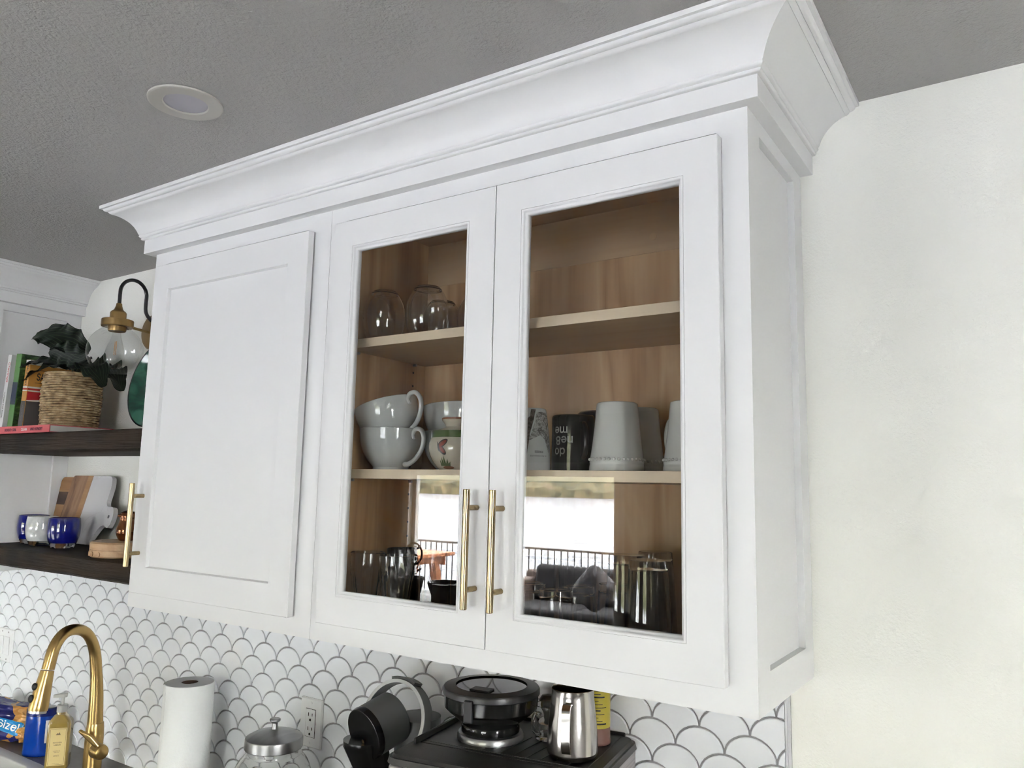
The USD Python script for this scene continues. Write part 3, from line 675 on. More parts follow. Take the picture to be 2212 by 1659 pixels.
def fluted(h, r0, r1, n=12):
    m = shell([(r0, 0), (r0 + .001, .001), (r0 + .0015, .004), (r0 + .003, h * .35), (r1 - .001, h * .7), (r1, h)], .0028, 96, .016, 4)
    v = m.vertices.copy(); a = np.arctan2(v[:, 1], v[:, 0]); rr = np.hypot(v[:, 0], v[:, 1])
    k = np.clip((h * .80 - v[:, 2]) / .02, 0, 1) * np.clip((rr - r0 * .80) / .004, 0, 1)
    s = 1 - .095 * k * np.abs(np.sin(a * n / 2)); m.vertices = v * np.column_stack([s, s, np.ones(len(s))]); return m
fg = thing('fluted_glass', 'clear fluted glass tumbler, leftmost on the bottom shelf', 'glass', (-.847, .092, SH0), group='fluted glasses on the bottom shelf')
part(fg, 'bowl', fluted(.134, .026, .0365), 'glass', smooth=25)
copy_of(fg, 'clear fluted glass tumbler, second from left on the bottom shelf', (-.758, .085, SH0), 14)
DT = [(.0300, 0), (.0325, .001), (.0335, .005), (.0360, .060), (.0385, .1360)]
dt = thing('dark_tumbler', 'dark smoked tumbler at the back left corner of the bottom shelf', 'glass', (-.846, .2050, SH0), group='dark smoked tumblers at the back of the bottom shelf')
part(dt, 'bowl', shell(DT, .0024, 44, .008, 3), 'dark_glass', smooth=50)
for lab, x, y in (('dark smoked tumbler at the back, behind the second fluted glass', -.764, .222), ('third dark smoked tumbler from left, at the back of the bottom shelf', -.680, .215), ('dark smoked tumbler at the back, behind the stile between the glass doors', -.596, .225),
                  ('dark smoked tumbler at the back left of the right door', -.512, .235), ('dark smoked tumbler at the back, behind the small clear tumblers', -.428, .250)):
    copy_of(dt, lab, (x, y, SH0), 12)

# ---------------------------------------------------------------- floating shelves and what stands on them
M['shelf_wood'] = wood('dark_rustic_wood', (0.005, 0.0035, 0.003), (0.014, 0.009, 0.006), (0.034, 0.021, 0.013), 'x', 1.0, 0.6, bump=.003, figure=1.3, spec=.2)
def live_shelf(name, z0, z1, yf, label, seed):
    """A thick old board with an uneven front edge and saw-worn faces."""
    n, k = 90, 6; x = np.linspace(XE + .0005, -L - .0005, n); rows = []
    pr = [(YB - .001, z0), (yf + .012, z0), (yf, z0 + .008), (yf, (z0 + z1) / 2), (yf, z1 - .006), (yf + .008, z1), (YB - .001, z1)]
    v = []
    for i, xx in enumerate(x):
        for j, (y, z) in enumerate(pr):
            w = meshkit.fbm(np.array([[xx * 6, j * .7, seed]]), 3)[0] - .5
            v.append((xx, y + (.012 * w if 0 < j < 6 else 0), z + (.006 * w if 1 < j < 4 else 0)))
    k = len(pr); f = []
    for i in range(n - 1):
        for j in range(k):
            a, b = i * k + j, i * k + (j + 1) % k
            f += [(a, b, b + k), (a, b + k, a + k)]
    for off, flip in ((0, False), ((n - 1) * k, True)):
        for j in range(1, k - 1): f.append((off, off + j + 1, off + j) if not flip else (off, off + j, off + j + 1))
    m = trimesh.Trimesh(np.array(v), np.array(f), process=False)
    if m.volume < 0: m.invert()
    return solo(name, T(m, 2.07, -YB, -z0), 'shelf_wood', label, 'shelf', loc=(-2.07, YB, z0), smooth=35)
ZS1, ZS2 = 1.9040, 1.5440
live_shelf('floating_shelf', 1.8420, ZS1, .062, 'upper dark rustic floating shelf holding books and basket', 1.0)
live_shelf('floating_shelf', 1.4850, ZS2, .062, 'lower dark rustic floating shelf holding candle cups and cutting boards', 5.0)

# books
M['paper'] = plain('paper_pages', (0.52, 0.51, 0.47), .9); M['white_cover'] = plain('white_cover', (0.62, 0.62, 0.60), .4); M['green_cover'] = plain('green_cover', (0.10, 0.24, 0.065), .35)
M['navy_cover'] = plain('navy_print', (0.015, 0.025, 0.055), .4); M['orange_cover'] = plain('orange_cover', (0.50, 0.24, 0.05), .4); M['red_cover'] = plain('red_print', (0.40, 0.012, 0.02), .4)
M['grey_cover'] = plain('grey_cover', (0.075, 0.07, 0.065), .45); M['pink_cover'] = plain('pink_cover', (0.56, 0.10, 0.11), .4); M['red_ink'] = plain('red_lettering', (0.45, 0.02, 0.03), .4); M['white_ink'] = plain('white_lettering', (0.75, 0.75, 0.73), .4)
M['plum'] = plain('plum_print', (0.09, 0.015, 0.05), .4)
M['leaf_photo'] = mat('herb_photo_print', {'t': ('texture_coordinate', {}), 'mp': ('mapping', dict(scale=(30, 18, 45))), 'n': ('noise_texture', dict(scale=1, detail=4, distortion=2)),
                      'r': ('rgb_ramp', {'ramp': [(.3, (.01, .018, .008)), (.5, (.03, .07, .02)), (.68, (.10, .19, .06)), (.8, (.25, .09, .05))]}), 'p': ('principled_bsdf', dict(roughness=.3))}, [('t.object', 'mp.vector'), ('mp.vector', 'n.vector'), ('n.fac', 'r.fac'), ('r.color', 'p.base_color')])
def book(name, label, w, d, h, loc, cover, tilt=0.0, rz=0.0, back=None):
    """A standing book: spine towards -y, thickness w along x, front cover on +x."""
    b = thing(name, label, 'book', loc, rz)
    if tilt: UsdGeom.Xformable(b).AddRotateYOp().Set(float(tilt))
    c = .0025
    part(b, 'cover', bx(w / 2 - c, w / 2, 0, d, 0, h, .0006), cover); part(b, 'cover', bx(-w / 2, -w / 2 + c, 0, d, 0, h, .0006), back or cover)
    part(b, 'spine', bx(-w / 2, w / 2, -.0012, .0025, 0, h, .0006), back or cover)
    part(b, 'pages', bx(-w / 2 + c, w / 2 - c, .003, d - .003, .003, h - .003), 'paper')
    return b
def spine_text(b, s, h, z, m, bold=False, x=0.0):
    t = T(prism(centred(text_shape(s, h, bold)), .0003), 0, 0, 0); rot(t, -90, (0, 0, 1)); flat_on_front(t); part(b, 'lettering', T(t, x, -.0012, z), m, smooth=False)
def cover_text(b, s, h, y, z, x, m, bold=True):
    t = prism(affinity.scale(centred(text_shape(s, h, bold)), .62, 1, origin=(0, 0)), .0004); flat_on_front(t); rot(t, 90, (0, 0, 1)); part(b, 'lettering', T(t, x, y, z), m, smooth=False)
ZFB = ZS1 + .0245
b1 = book('book', 'white-spined hardback with red script title, leaning leftmost on the upper shelf', .024, .19, .245, (-2.532, .074, ZFB), 'white_cover', 4)
spine_text(b1, 'Cravings', .012, .185, 'red_ink', x=.002); spine_text(b1, 'HUNGRY FOR MORE', .0065, .075, 'ink', x=-.002)
b2 = book('book', 'tall green hardback with herb photograph cover, second on the upper shelf', .034, .20, .246, (-2.487, .082, ZFB), 'leaf_photo', 4, back='green_cover')
part(b2, 'spine_label', bx(-.0171, .0171, -.0016, -.0010, .075, .150), 'navy_cover', 'dark blue spine band')
spine_text(b2, 'RAMSAY', .010, .112, 'grey_print', True)
b3 = book('book', 'orange, red and grey cookbook with black title, half behind the basket', .030, .195, .222, (-2.424, .086, ZFB), 'orange_cover', 4)
x = .0151
for nm, z0, z1, m in (('cover_band', 0, .085, 'grey_cover'), ('cover_band', .128, .134, 'white_cover'), ('cover_band', .122, .1275, 'red_cover'), ('cover_band', .117, .1215, 'white_cover'), ('cover_band', .205, .2215, 'white_cover')):
    part(b3, nm, cat(bx(.0145, x + .0001, .0006, .1945, z0 + .0005, z1), bx(-.0149, .0149, -.0014, -.0008, z0 + .0005, z1)), m, {'grey_cover': 'dark grey lower band', 'red_cover': 'red band', 'white_cover': 'white band'}[m])
q = prism(Polygon([(0, .088), (.19, .108), (.19, .1165), (0, .1165)]), .0004); flat_on_front(q); rot(q, 90, (0, 0, 1)); part(b3, 'cover_wedge', T(q, .0148, .001, 0), 'red_cover', 'red wedge print', smooth=False)
q = prism(Polygon([(0, .0855), (.19, .0855), (.19, .1075), (0, .0875)]), .0003); flat_on_front(q); rot(q, 90, (0, 0, 1)); part(b3, 'cover_wedge', T(q, .0148, .001, 0), 'white_cover', 'pale wedge print', smooth=False)
cover_text(b3, 'SALT', .023, .048, .168, .0149, 'ink'); part(b3, 'title_rule', cat(bx(.0148, .0153, .02, .14, .189, .1905), bx(.0148, .0153, .02, .14, .1465, .148)), 'ink', smooth=False)
spine_text(b3, 'SALT & FAT', .009, .170, 'ink', True); spine_text(b3, 'HEAT & ACID', .006, .045, 'grey_print')
fb = thing('book', 'pink-spined book lying flat under the standing books and basket', 'book', (-2.352, .065, ZS1))
part(fb, 'cover', bx(-.165, .165, 0, .215, .0215, .0240, .0006), 'pink_cover'); part(fb, 'cover', bx(-.165, .165, 0, .215, .0005, .0030, .0006), 'pink_cover')
part(fb, 'spine', bx(-.165, .165, -.0012, .0025, .0005, .0240, .0008), 'pink_cover'); part(fb, 'pages', bx(-.162, .162, .003, .212, .003, .0215), 'paper')
for s, xx, m in (('HUNGRY GIRL', -.085, 'plum'), ('CLEAN', .005, 'white_ink'), ('AND HUNGRY', .085, 'plum')):
    t = flat_on_front(prism(centred(text_shape(s, .0085, True)), .0004)); part(fb, 'lettering', T(t, xx, -.0012, .0122), m, smooth=False)

# basket and plant
M['seagrass'] = mat('seagrass', {'t': ('texture_coordinate', {}), 'n': ('noise_texture', dict(scale=45, detail=3)), 'r': ('rgb_ramp', {'ramp': [(.3, (.16, .10, .045)), (.5, (.34, .235, .12)), (.72, (.50, .38, .22))]}),
                    'f': ('mapping', dict(scale=(60, 60, 500))), 'n2': ('noise_texture', dict(scale=1, detail=1)), 'b': ('bump', dict(distance=.001)), 'p': ('principled_bsdf', dict(roughness=.65))},
                    [('t.object', 'n.vector'), ('n.fac', 'r.fac'), ('r.color', 'p.base_color'), ('t.object', 'f.vector'), ('f.vector', 'n2.vector'), ('n2.fac', 'b.height'), ('b.normal', 'p.normal')])
M['soil'] = bumped('potting_soil', (0.02, 0.015, 0.01), .95, 60, .01)
bk = thing('woven_basket', 'round woven seagrass basket on the upper shelf, holding a plant', 'basket', (-2.305, .182, ZFB + .0002))
def brad(z): return .085 - .005 * abs(z / .178 - .55) * 2
ws = []
for k in range(22):
    z = .006 + k * .0077; a = np.linspace(0, 2 * PI, 120, endpoint=False); ph = PI * (k % 2)
    rr = brad(z) + .0034 * np.sin(a * 15 + ph) + .0006 * np.sin(a * 5 + k * 1.7)
    ws.append(tube(np.column_stack([rr * np.cos(a), rr * np.sin(a), z + .0012 * np.sin(a * 3 + k)]), 0.0046, 6, closed=True))
part(bk, 'weave', cat(*ws), 'seagrass', smooth=60, kind='stuff')
part(bk, 'lining', lathe([(0, 0), (.075, 0), (.080, .09), (.077, .166), (.073, .166), (.073, .02), (0, .02)], 40), 'seagrass')
part(bk, 'rim', tube([(.0800 * math.cos(a), .0800 * math.sin(a), .1730) for a in np.linspace(0, 2 * PI, 60, endpoint=False)], .0055, 8, closed=True), 'seagrass', smooth=60)
M['leaf'] = mat('calathea_leaf', {'u': ('uvmap', {'attribute': 'st'}), 's': ('separate_xyz', {}), 'a': ('math', dict(math_type='absolute')), 'm1': ('math', dict(math_type='multiply', value2=1.3)), 'ad': ('math', dict(math_type='add')),
                 'w': ('math', dict(math_type='multiply', value2=20.0)), 'si': ('math', dict(math_type='sine')), 'r': ('rgb_ramp', {'ramp': [(.0, (.004, .009, .005)), (.80, (.009, .018, .009)), (1.0, (.040, .058, .035))]}),
                 'p': ('principled_bsdf', dict(roughness=.5, specular_ior_level=.3))},
                [('u.UV', 's.vector'), ('s.x', 'a.value1'), ('a.value', 'm1.value1'), ('m1.value', 'ad.value1'), ('s.y', 'ad.value2'), ('ad.value', 'w.value1'), ('w.value', 'si.value1'), ('si.value', 'r.fac'), ('r.color', 'p.base_color')])
po = thing('potted_plant', 'dark green broad-leaved plant growing out of the woven basket', 'plant', (-2.305, .182, ZFB + .0205))
part(po, 'soil', T(lathe([(0, 0), (.068, 0), (.071, .12), (.060, .130), (0, .134)], 32), 0, 0, .0005), 'soil')
def leaf(base, tip, width, normal, curl, seed, cup=.25):
    """A broad leaf with wavy margin, from base to tip (world), its upper face towards normal."""
    o = where[str(po.GetPath())]; b, t = np.array(base) - o, np.array(tip) - o
    ax = t - b; ln = np.linalg.norm(ax); ax /= ln; n = np.array(normal, float); n -= ax * n.dot(ax); n /= np.linalg.norm(n); sd = np.cross(ax, n)
    nu, nv = 12, 26; top, uv = [], []
    for i in range(nv + 1):
        s = i / nv; wd = width * (math.sin(PI * min(s * .93 + .05, 1)) ** .62) * (1 + .10 * math.sin(s * 21 + seed) * (s > .1))
        c = b + ax * ln * s + n * curl * math.sin(PI * s) * ln - np.array([0, 0, 1]) * (.18 * ln * s * s)
        for j in range(nu + 1):
            u = j / nu * 2 - 1
            top.append(c + sd * u * wd / 2 + n * (cup * wd * u * u * .5 + .012 * wd / .1 * math.sin(s * 24 + seed + u) * abs(u) ** 2)); uv.append((u, s))
    k = (nu + 1) * (nv + 1); top = np.array(top); bot = top - n * .0009; f = []
    for i in range(nv):
        for j in range(nu):
            q0, q1, q2, q3 = i * (nu + 1) + j, i * (nu + 1) + j + 1, (i + 1) * (nu + 1) + j + 1, (i + 1) * (nu + 1) + j
            f += [(q0, q1, q2), (q0, q2, q3), (k + q0, k + q2, k + q1), (k + q0, k + q3, k + q2)]
    p = usdkit.mesh(stage, numbered(str(po.GetPath()) + '/leaf'), (np.vstack([top, bot]), np.array(f)), M['leaf'], smooth=True, uv=np.array(uv + uv))
    st = np.array((0, 0, .135)); part(po, 'stem', tube(smooth_prof([st, (st + b) / 2 + np.array((0, 0, .02)), b], 5), .0028, 8), 'leaf_stem', smooth=60)
M['leaf_stem'] = plain('leaf_stem', (.05, .05, .02), .5)
leaf((-2.215, .175, 2.170), (-2.385, .085, 2.268), .105, (.35, -.75, .55), .10, 1)
leaf((-2.205, .165, 2.150), (-2.290, .090, 2.192), .080, (.3, -.8, -.1), .05, 2)
leaf((-2.260, .190, 2.125), (-2.425, .080, 2.115), .075, (.1, -.5, .8), .12, 3)
leaf((-2.270, .150, 2.120), (-2.405, .060, 2.150), .055, (-.3, -.6, .6), .10, 4)
leaf((-2.240, .190, 2.125), (-2.080, .165, 2.082), .090, (.2, -.45, .8), .20, 5)
leaf((-2.255, .230, 2.125), (-2.120, .245, 2.075), .090, (.3, -.2, .9), .22, 6)
leaf((-2.290, .220, 2.125), (-2.400, .225, 2.165), .080, (0, -.6, .7), .1, 7)

# wall sconce
M['aged_brass'] = plain('aged_brass', (0.30, 0.20, 0.085), .34, 1.0); M['cord_black'] = plain('black_enamel', (0.008, 0.008, 0.009), .35)
M['thin_glass'] = pane('globe_glass', (.97, .975, .97), 1.7)
M['filament'] = plain('filament', (0.75, 0.40, 0.16), .5)
SX, SY, SZ = -2.090, .195, 2.268
sc = thing('wall_sconce', 'brass wall sconce with black gooseneck and clear glass globe', 'lamp', (SX, YB, SZ - .01))
part(sc, 'backplate', T(rot(lathe([(0, 0), (.060, 0), (.060, .010), (.054, .016), (.030, .020), (0, .020)], 40), 90, (1, 0, 0)), 0, -.0005, -.004), 'aged_brass')
W_ = lambda m: T(m, SX, SY, SZ)
part(sc, 'socket_cup', W_(lathe([(0, .058), (.0085, .058), (.0095, .050), (.0125, .040), (.0150, .036), (.0225, .030), (.0245, .026), (.0245, .004), (0, .004)], 40)), 'aged_brass', world=True)
part(sc, 'collar', W_(lathe([(.030, .0035), (.0465, .0035), (.0475, .002), (.0475, -.018), (.0465, -.0195), (.0295, -.0195)], 48)), 'aged_brass', world=True)
part(sc, 'socket', W_(lathe([(0, .003), (.027, .003), (.027, -.030), (.025, -.034), (.020, -.034), (0, -.030)], 40)), 'aged_brass', world=True)
part(sc, 'arm', tube([(SX, SY + .045, SZ - .012), (SX, YB - .015, SZ - .018)], .0045, 10), 'aged_brass', world=True)
ga = [(SX, SY, SZ + .054)] + [(SX, SY + .045 - .045 * math.cos(a), SZ + .098 + .047 * math.sin(a)) for a in np.linspace(0, PI, 14)] + [(SX, SY + .090, SZ + .060), (SX, SY + .096, SZ + .040), (SX, SY + .112, SZ + .024), (SX, YB - .012, SZ + .018)]
part(sc, 'gooseneck', tube(smooth_prof(ga, 4), .0058, 12), 'cord_black', 'black gooseneck tube', world=True, smooth=60)
gr = .0835; a = np.linspace(math.radians(26), math.radians(143), 30)
gp = [(gr * math.sin(t), gr * math.cos(t)) for t in a]
part(sc, 'globe', T(lathe([(.0290, .088), (.0300, .080)] + gp, 56), SX, SY, SZ - .099), 'thin_glass', 'clear glass globe, open below', world=True, smooth=60)
bp = smooth_prof([(.012, .0), (.014, -.012), (.0185, -.030), (.026, -.056), (.0315, -.082), (.0290, -.104), (.0160, -.120), (.0, -.124)], 5)
part(sc, 'bulb', T(lathe([tuple(p) for p in bp[::-1]], 36), SX, SY, SZ - .034), 'thin_glass', 'clear filament bulb', world=True, smooth=60)
part(sc, 'filament', cat(*[tube([(SX + dx, SY, SZ - .066), (SX + dx * 1.3, SY, SZ - .110)], .0012, 6) for dx in (-.004, .004)]), 'filament', world=True)

# green glass platter on its dark stand
M['green_glass'] = mat('green_art_glass', {'t': ('texture_coordinate', {}), 'n': ('noise_texture', dict(scale=14, detail=3, distortion=1.5)), 'r': ('rgb_ramp', {'ramp': [(.35, (.01, .055, .035)), (.65, (.06, .20, .13))]}), 'p': ('principled_bsdf', dict(roughness=.08, transmission_weight=.25, ior=1.5))},
                       [('t.object', 'n.vector'), ('n.fac', 'r.fac'), ('r.color', 'p.base_color')])
gp_ = thing('glass_platter', 'round green glass platter standing on edge, half hidden by the solid door', 'platter', (-1.850, .235, 2.050))
part(gp_, 'dish', rot(rot(lathe([(0, 0), (.05, .002), (.10, .014), (.135, .034), (.138, .038), (.134, .040), (.10, .020), (.05, .008), (0, .006)], 64), 90, (1, 0, 0)), -10, (1, 0, 0)), 'green_glass', smooth=50)
part(gp_, 'rim', rot(rot(tube([(.1375 * math.cos(t), .1375 * math.sin(t), .039) for t in np.linspace(0, 2 * PI, 64, endpoint=False)], .0022, 8, closed=True), 90, (1, 0, 0)), -10, (1, 0, 0)), 'black', 'dark rim')
es = thing('plate_stand', 'dark wooden easel legs under the green glass platter', 'stand', (-1.885, .245, ZS1))
for sx in (-1, 1): part(es, 'leg', tube([(sx * .082, .022, 0.003), (sx * .055, .050, .160)], .0085, 4), 'shelf_wood')
part(es, 'crossbar', tube([(-.090, .0, .012), (.090, .0, .012)], .0075, 4), 'shelf_wood')
part(es, 'ledge', tube([(-.075, .0, .012), (-.075, .030, .020)], .0055, 6), 'shelf_wood'); part(es, 'ledge', tube([(.075, .0, .012), (.075, .030, .020)], .0055, 6), 'shelf_wood')

# lower shelf: candle cups, boards, trivet, amber glass
M['cobalt'] = plain('cobalt_glass', (0.003, 0.006, 0.13), .05, coat_weight=.6); M['milk'] = mat('milk_glass', {'t': ('texture_coordinate', {}), 'n': ('noise_texture', dict(scale=40, detail=5)), 'r': ('rgb_ramp', {'ramp': [(.35, (.48, .49, .48)), (.65, (.62, .63, .61))]}), 'p': ('principled_bsdf', dict(roughness=.05, coat_weight=.5))}, [('t.object', 'n.vector'), ('n.fac', 'r.fac'), ('r.color', 'p.base_color')])
def candle(label, loc, m, lab):
    c = thing('candle_cup', label, 'candle holder', loc)
    up = [(.0395, .0165), (.0435, .026), (.0470, .044), (.0480, .060), (.0470, .078), (.0450, .0945)]
    o = [tuple(p) for p in smooth_prof(up, 5)]
    part(c, 'cup', lathe([(0, .0165)] + o + [(.0435, .0950)] + [(r - .0030, z) for r, z in o[::-1] if z > .022] + [(0, .022)], 56), m, lab, smooth=50)
    part(c, 'foot', lathe([(0, 0), (.030, 0), (.0325, .0015), (.0390, .0155), (.0392, .0163), (0, .0163)], 48), 'glass', 'clear glass foot', smooth=40)
    part(c, 'candle', cyl(.034, .0225, .050, n=32), 'white_cover')
    return c
candle('cobalt blue glass candle cup, farthest left of the three', (-2.490, .190, ZS2 + .0002), 'cobalt', 'blue glass cup')
candle('milky white glass candle cup between two blue ones', (-2.378, .165, ZS2 + .0002), 'milk', 'white glass cup')
candle('cobalt blue glass candle cup, nearest, right of the white one', (-2.250, .170, ZS2 + .0002), 'cobalt', 'blue glass cup')
M['acacia'] = wood('acacia_board', (.13, .06, .03), (.26, .14, .075), (.36, .22, .13), 'z', 1.2, .5); M['oak_strip'] = wood('light_board_strip', (.26, .12, .045), (.36, .19, .08), (.42, .25, .12), 'x', 1.2, .5); M['walnut'] = wood('walnut_strip', (.03, .014, .008), (.06, .028, .016), (.10, .05, .03), 'x', 1.2, .5)
M['marble'] = mat('white_marble', {'t': ('texture_coordinate', {}), 'n': ('noise_texture', dict(scale=9, detail=6, distortion=1.2)), 'r': ('rgb_ramp', {'ramp': [(.0, (.66, .65, .66)), (.47, (.64, .63, .64)), (.50, (.58, .57, .58)), (.53, (.65, .64, .65))]}), 'p': ('principled_bsdf', dict(roughness=.3))}, [('t.object', 'n.vector'), ('n.fac', 'r.fac'), ('r.color', 'p.base_color')])
def stand_board(m, lean, x, y, z): return T(rot(flat_on_front(m), -lean, (1, 0, 0)), x, y, z)
def bez(*pts): return [tuple(p) for p in smooth_prof(pts, 6)]
pb = thing('paddle_board', 'white marble and wood paddle cutting board leaning against the wall', 'cutting board', (-2.385, .262, ZS2 + .0005))
H_ = .228
out = [(.005, 0)] + [(.135, 0)] + bez((.135, 0), (.150, .022), (.176, .055), (.196, .066), (.206, .062)) + bez((.206, .062), (.228, .060), (.238, .085), (.236, .108), (.226, .124), (.206, .127)) + bez((.206, .127), (.190, .128), (.180, .140), (.180, .165), (.180, .195), (.170, .222), (.150, H_)) + [(-.060, H_)] + bez((-.060, H_), (-.072, .226), (-.078, .215)) + [(-.090, 0.010), (-.085, 0)]
op = Polygon(out).buffer(0)
hole = Point(.214, .094).buffer(.0055, quad_segs=5)
split = Polygon([(.5, -.1), (.5, .4), (.062, .4), (.034, -.1)])
pbm = lambda poly: T(stand_board(prism(poly, .015), 12, 0, 0, 0), 0, 0, .0035)
part(pb, 'marble_half', pbm(op.intersection(split).difference(hole)), 'marble', 'white marble body and handle')
cuts = [(-.3, .002), (.002, .028), (.028, .2)]
for k, (a0, a1) in enumerate(cuts):
    sl = Polygon([(a0 - .004, -.1), (a0 + .030 if k else a0, .4), (a1 + .030, .4), (a1 - .004, -.1)])
    gpoly = op.difference(split).intersection(sl)
    if not gpoly.is_empty: part(pb, 'wood_strip', pbm(gpoly), 'acacia' if k != 1 else 'oak_strip')
cbd = thing('striped_board', 'striped wooden cutting board behind the marble paddle board', 'cutting board', (-2.485, .288, ZS2 + .0005))
so = sbox(-.075, 0, .11, .222).buffer(-.02).buffer(.02, quad_segs=6)
for z0, z1, m in ((.17, .23, 'oak_strip'), (.125, .17, 'walnut'), (.0, .125, 'oak_strip')):
    part(cbd, 'strip', stand_board(prism(so.intersection(sbox(-1, z0, 1, z1)), .014), 8, 0, 0, .002), m)
M['beech'] = wood('pale_beech', (.38, .22, .10), (.50, .32, .17), (.58, .40, .23), 'x', 1.2, .45)
tv = thing('wooden_trivet', 'round pale wood box on the lower shelf under the amber glass', 'box', (-1.868, .160, ZS2 + .0005))
part(tv, 'base', lathe([(0, 0), (.092, 0), (.097, .004), (.097, .0205), (.0965, .021), (0, .021)], 64), 'beech'); part(tv, 'lid', lathe([(0, .0213), (.0965, .0213), (.097, .022), (.097, .039), (.093, .0435), (.068, .0440), (.0665, .0425), (.065, .0440), (0, .0440)], 64), 'beech', smooth=25)
for t in (-95, -78, -112): part(tv, 'peg', rot(T(rot(cyl(.0068, 0, .002, n=20), 90, (0, 1, 0)), .0965, 0, .0105), t, (0, 0, 1)), 'beech')
M['amber'] = plain('amber_glass', (0.20, 0.065, 0.012), .05, .7, coat_weight=.6)
am = thing('amber_figurine', 'glossy amber glass figurine on the round wood box', 'figurine', (-1.858, .150, ZS2 + .0447))
v = lathe([tuple(p) for p in smooth_prof([(0, 0), (.016, .0005), (.022, .004), (.029, .020), (.030, .034), (.025, .050), (.0225, .060), (.0245, .070), (.021, .080), (.010, .086), (0, .087)], 5)], 40)
part(am, 'body', v, 'amber', smooth=60); part(am, 'beak', rot(T(lathe([(0, 0), (.006, 0), (.003, .008), (0, .011)], 16), 0, 0, .022), 85, (1, 0, 0)).apply_translation((0, 0, .070)), 'amber')
M['olive'] = plain('olive_bottle_glass', (0.02, 0.035, 0.018), .06, coat_weight=.5)
ob = thing('olive_bottle', 'small olive glass bottle behind the amber figurine, mostly hidden', 'bottle', (-1.93, .282, ZS2 + .0005))
part(ob, 'body', lathe([(0, 0), (.030, 0), (.032, .003), (.032, .080), (.024, .100), (.013, .110), (.013, .128), (.015, .130), (.015, .138), (0, .138)], 32), 'olive', smooth=40)

# ---------------------------------------------------------------- worktop and the things on it
M['quartz'] = bumped('grey_quartz', (0.14, 0.132, 0.125), .32, 90, .0002, col2=(0.165, 0.155, 0.148), cscale=25)
M['sink'] = bumped('sink_composite', (0.50, 0.50, 0.48), .45, 300, .0002)
SKX0, SKX1, SKY0, SKY1 = -2.98, -2.170, -.27, .158
ct = solo('countertop', T(prism(sbox(-4.2, -.31, -.049, YB - .0005).difference(affinity.translate(rrect(SKX1 - SKX0 - .03, SKY1 - SKY0 - .03, .03), (SKX0 + SKX1) / 2, (SKY0 + SKY1) / 2)), .038), 0, 0, ZC - .038), 'quartz', 'dark grey countertop along the tiled wall', 'countertop')
bc = thing('base_cabinet', 'white base cabinets under the grey countertop', 'cabinet', (-2.1, 0, 0))
part(bc, 'body', cat(bx(-4.2, -3.0, -.26, YB - .001, .1, ZC - .0385), bx(-2.15, -.06, -.26, YB - .001, .1, ZC - .0385)), 'paint', world=True); part(bc, 'plinth', bx(-4.2, -.06, -.20, YB - .001, 0, .0995), 'black', world=True)
for k in range(7): part(bc, 'door', bx(-4.19 + .592 * k, -4.19 + .592 * k + .585, -.28, -.261, .12, ZC - .05, .002), 'paint', world=True)
sk = thing('sink', 'pale composite sink set into the grey countertop', 'sink', ((SKX0 + SKX1) / 2, (SKY0 + SKY1) / 2, ZC))
def loop(w, d, r, z, n=6): return np.array([(x, y, z) for x, y in rrect(w, d, r, n).exterior.coords[:-1]])
W0, D0 = SKX1 - SKX0, SKY1 - SKY0
rings = [loop(W0 - .002, D0 - .002, .045, .0003), loop(W0, D0, .045, .004), loop(W0 - .012, D0 - .012, .042, .009), loop(W0 - .070, D0 - .070, .040, .008), loop(W0 - .080, D0 - .080, .038, .002), loop(W0 - .110, D0 - .110, .05, -.18), loop(.06, .05, .02, -.195)]
k = len(rings[0]); f = []
for a in range(len(rings) - 1):
    for i in range(k):
        j = (i + 1) % k; f += [(a * k + i, a * k + j, (a + 1) * k + j), (a * k + i, (a + 1) * k + j, (a + 1) * k + i)]
part(sk, 'basin', trimesh.Trimesh(np.vstack(rings), np.array(f), process=False), 'sink', smooth=50)
part(sk, 'drain', cyl(.045, -.1945, -.190, n=32), 'steel')

# faucet
FP = np.array([(-2.029, .202, 1.047), (-2.027, .197, 1.128), (-2.025, .190, 1.190), (-2.021, .175, 1.262), (-2.013, .147, 1.309), (-2.000, .107, 1.330), (-1.989, .067, 1.326), (-1.980, .038, 1.294), (-1.975, .023, 1.236)])
fc = thing('faucet', 'brushed gold kitchen faucet with a tall arched pull-down spout', 'faucet', (-2.030, .204, ZC))
sp = smooth_prof(FP, 6)
part(fc, 'spout', tube(sp, np.interp(np.linspace(0, 1, len(sp)), [0, .25, .5, 1], [.0215, .0165, .0150, .0165]), 24), 'faucet_brass', world=True, smooth=60)
part(fc, 'body', lathe([(0, 0), (.0275, 0), (.0275, .004), (.0255, .010), (.0252, .110), (.0240, .135), (.0222, .1515), (0, .1515)], 36), 'faucet_brass', smooth=40)
hd = np.array([FP[-1] + (0.0004, -.0012, -.002), (-1.9735, .0165, 1.205), (-1.972, .0105, 1.170), (-1.9705, .004, 1.132)])
part(fc, 'spray_head', tube(smooth_prof(hd, 5), np.interp(np.linspace(0, 1, 16), [0, .1, .9, 1], [.0172, .0178, .0250, .0240]), 28), 'faucet_brass', 'tapered gold spray head', world=True, smooth=50)
part(fc, 'spray_face', tube([hd[-1], hd[-1] + (.0002, -.0010, -.006)], .0225, 24), 'steel', 'chrome spray face', world=True)
for p, d in (((-1.975, -.008, 1.196), .010), ((-1.974, -.015, 1.166), .011)):
    part(fc, 'button', T(trimesh.creation.icosphere(2, 1.0).apply_transform(np.diag([.0085, .0070, d, 1])), *p), 'black', 'black spray button', world=True, smooth=True)
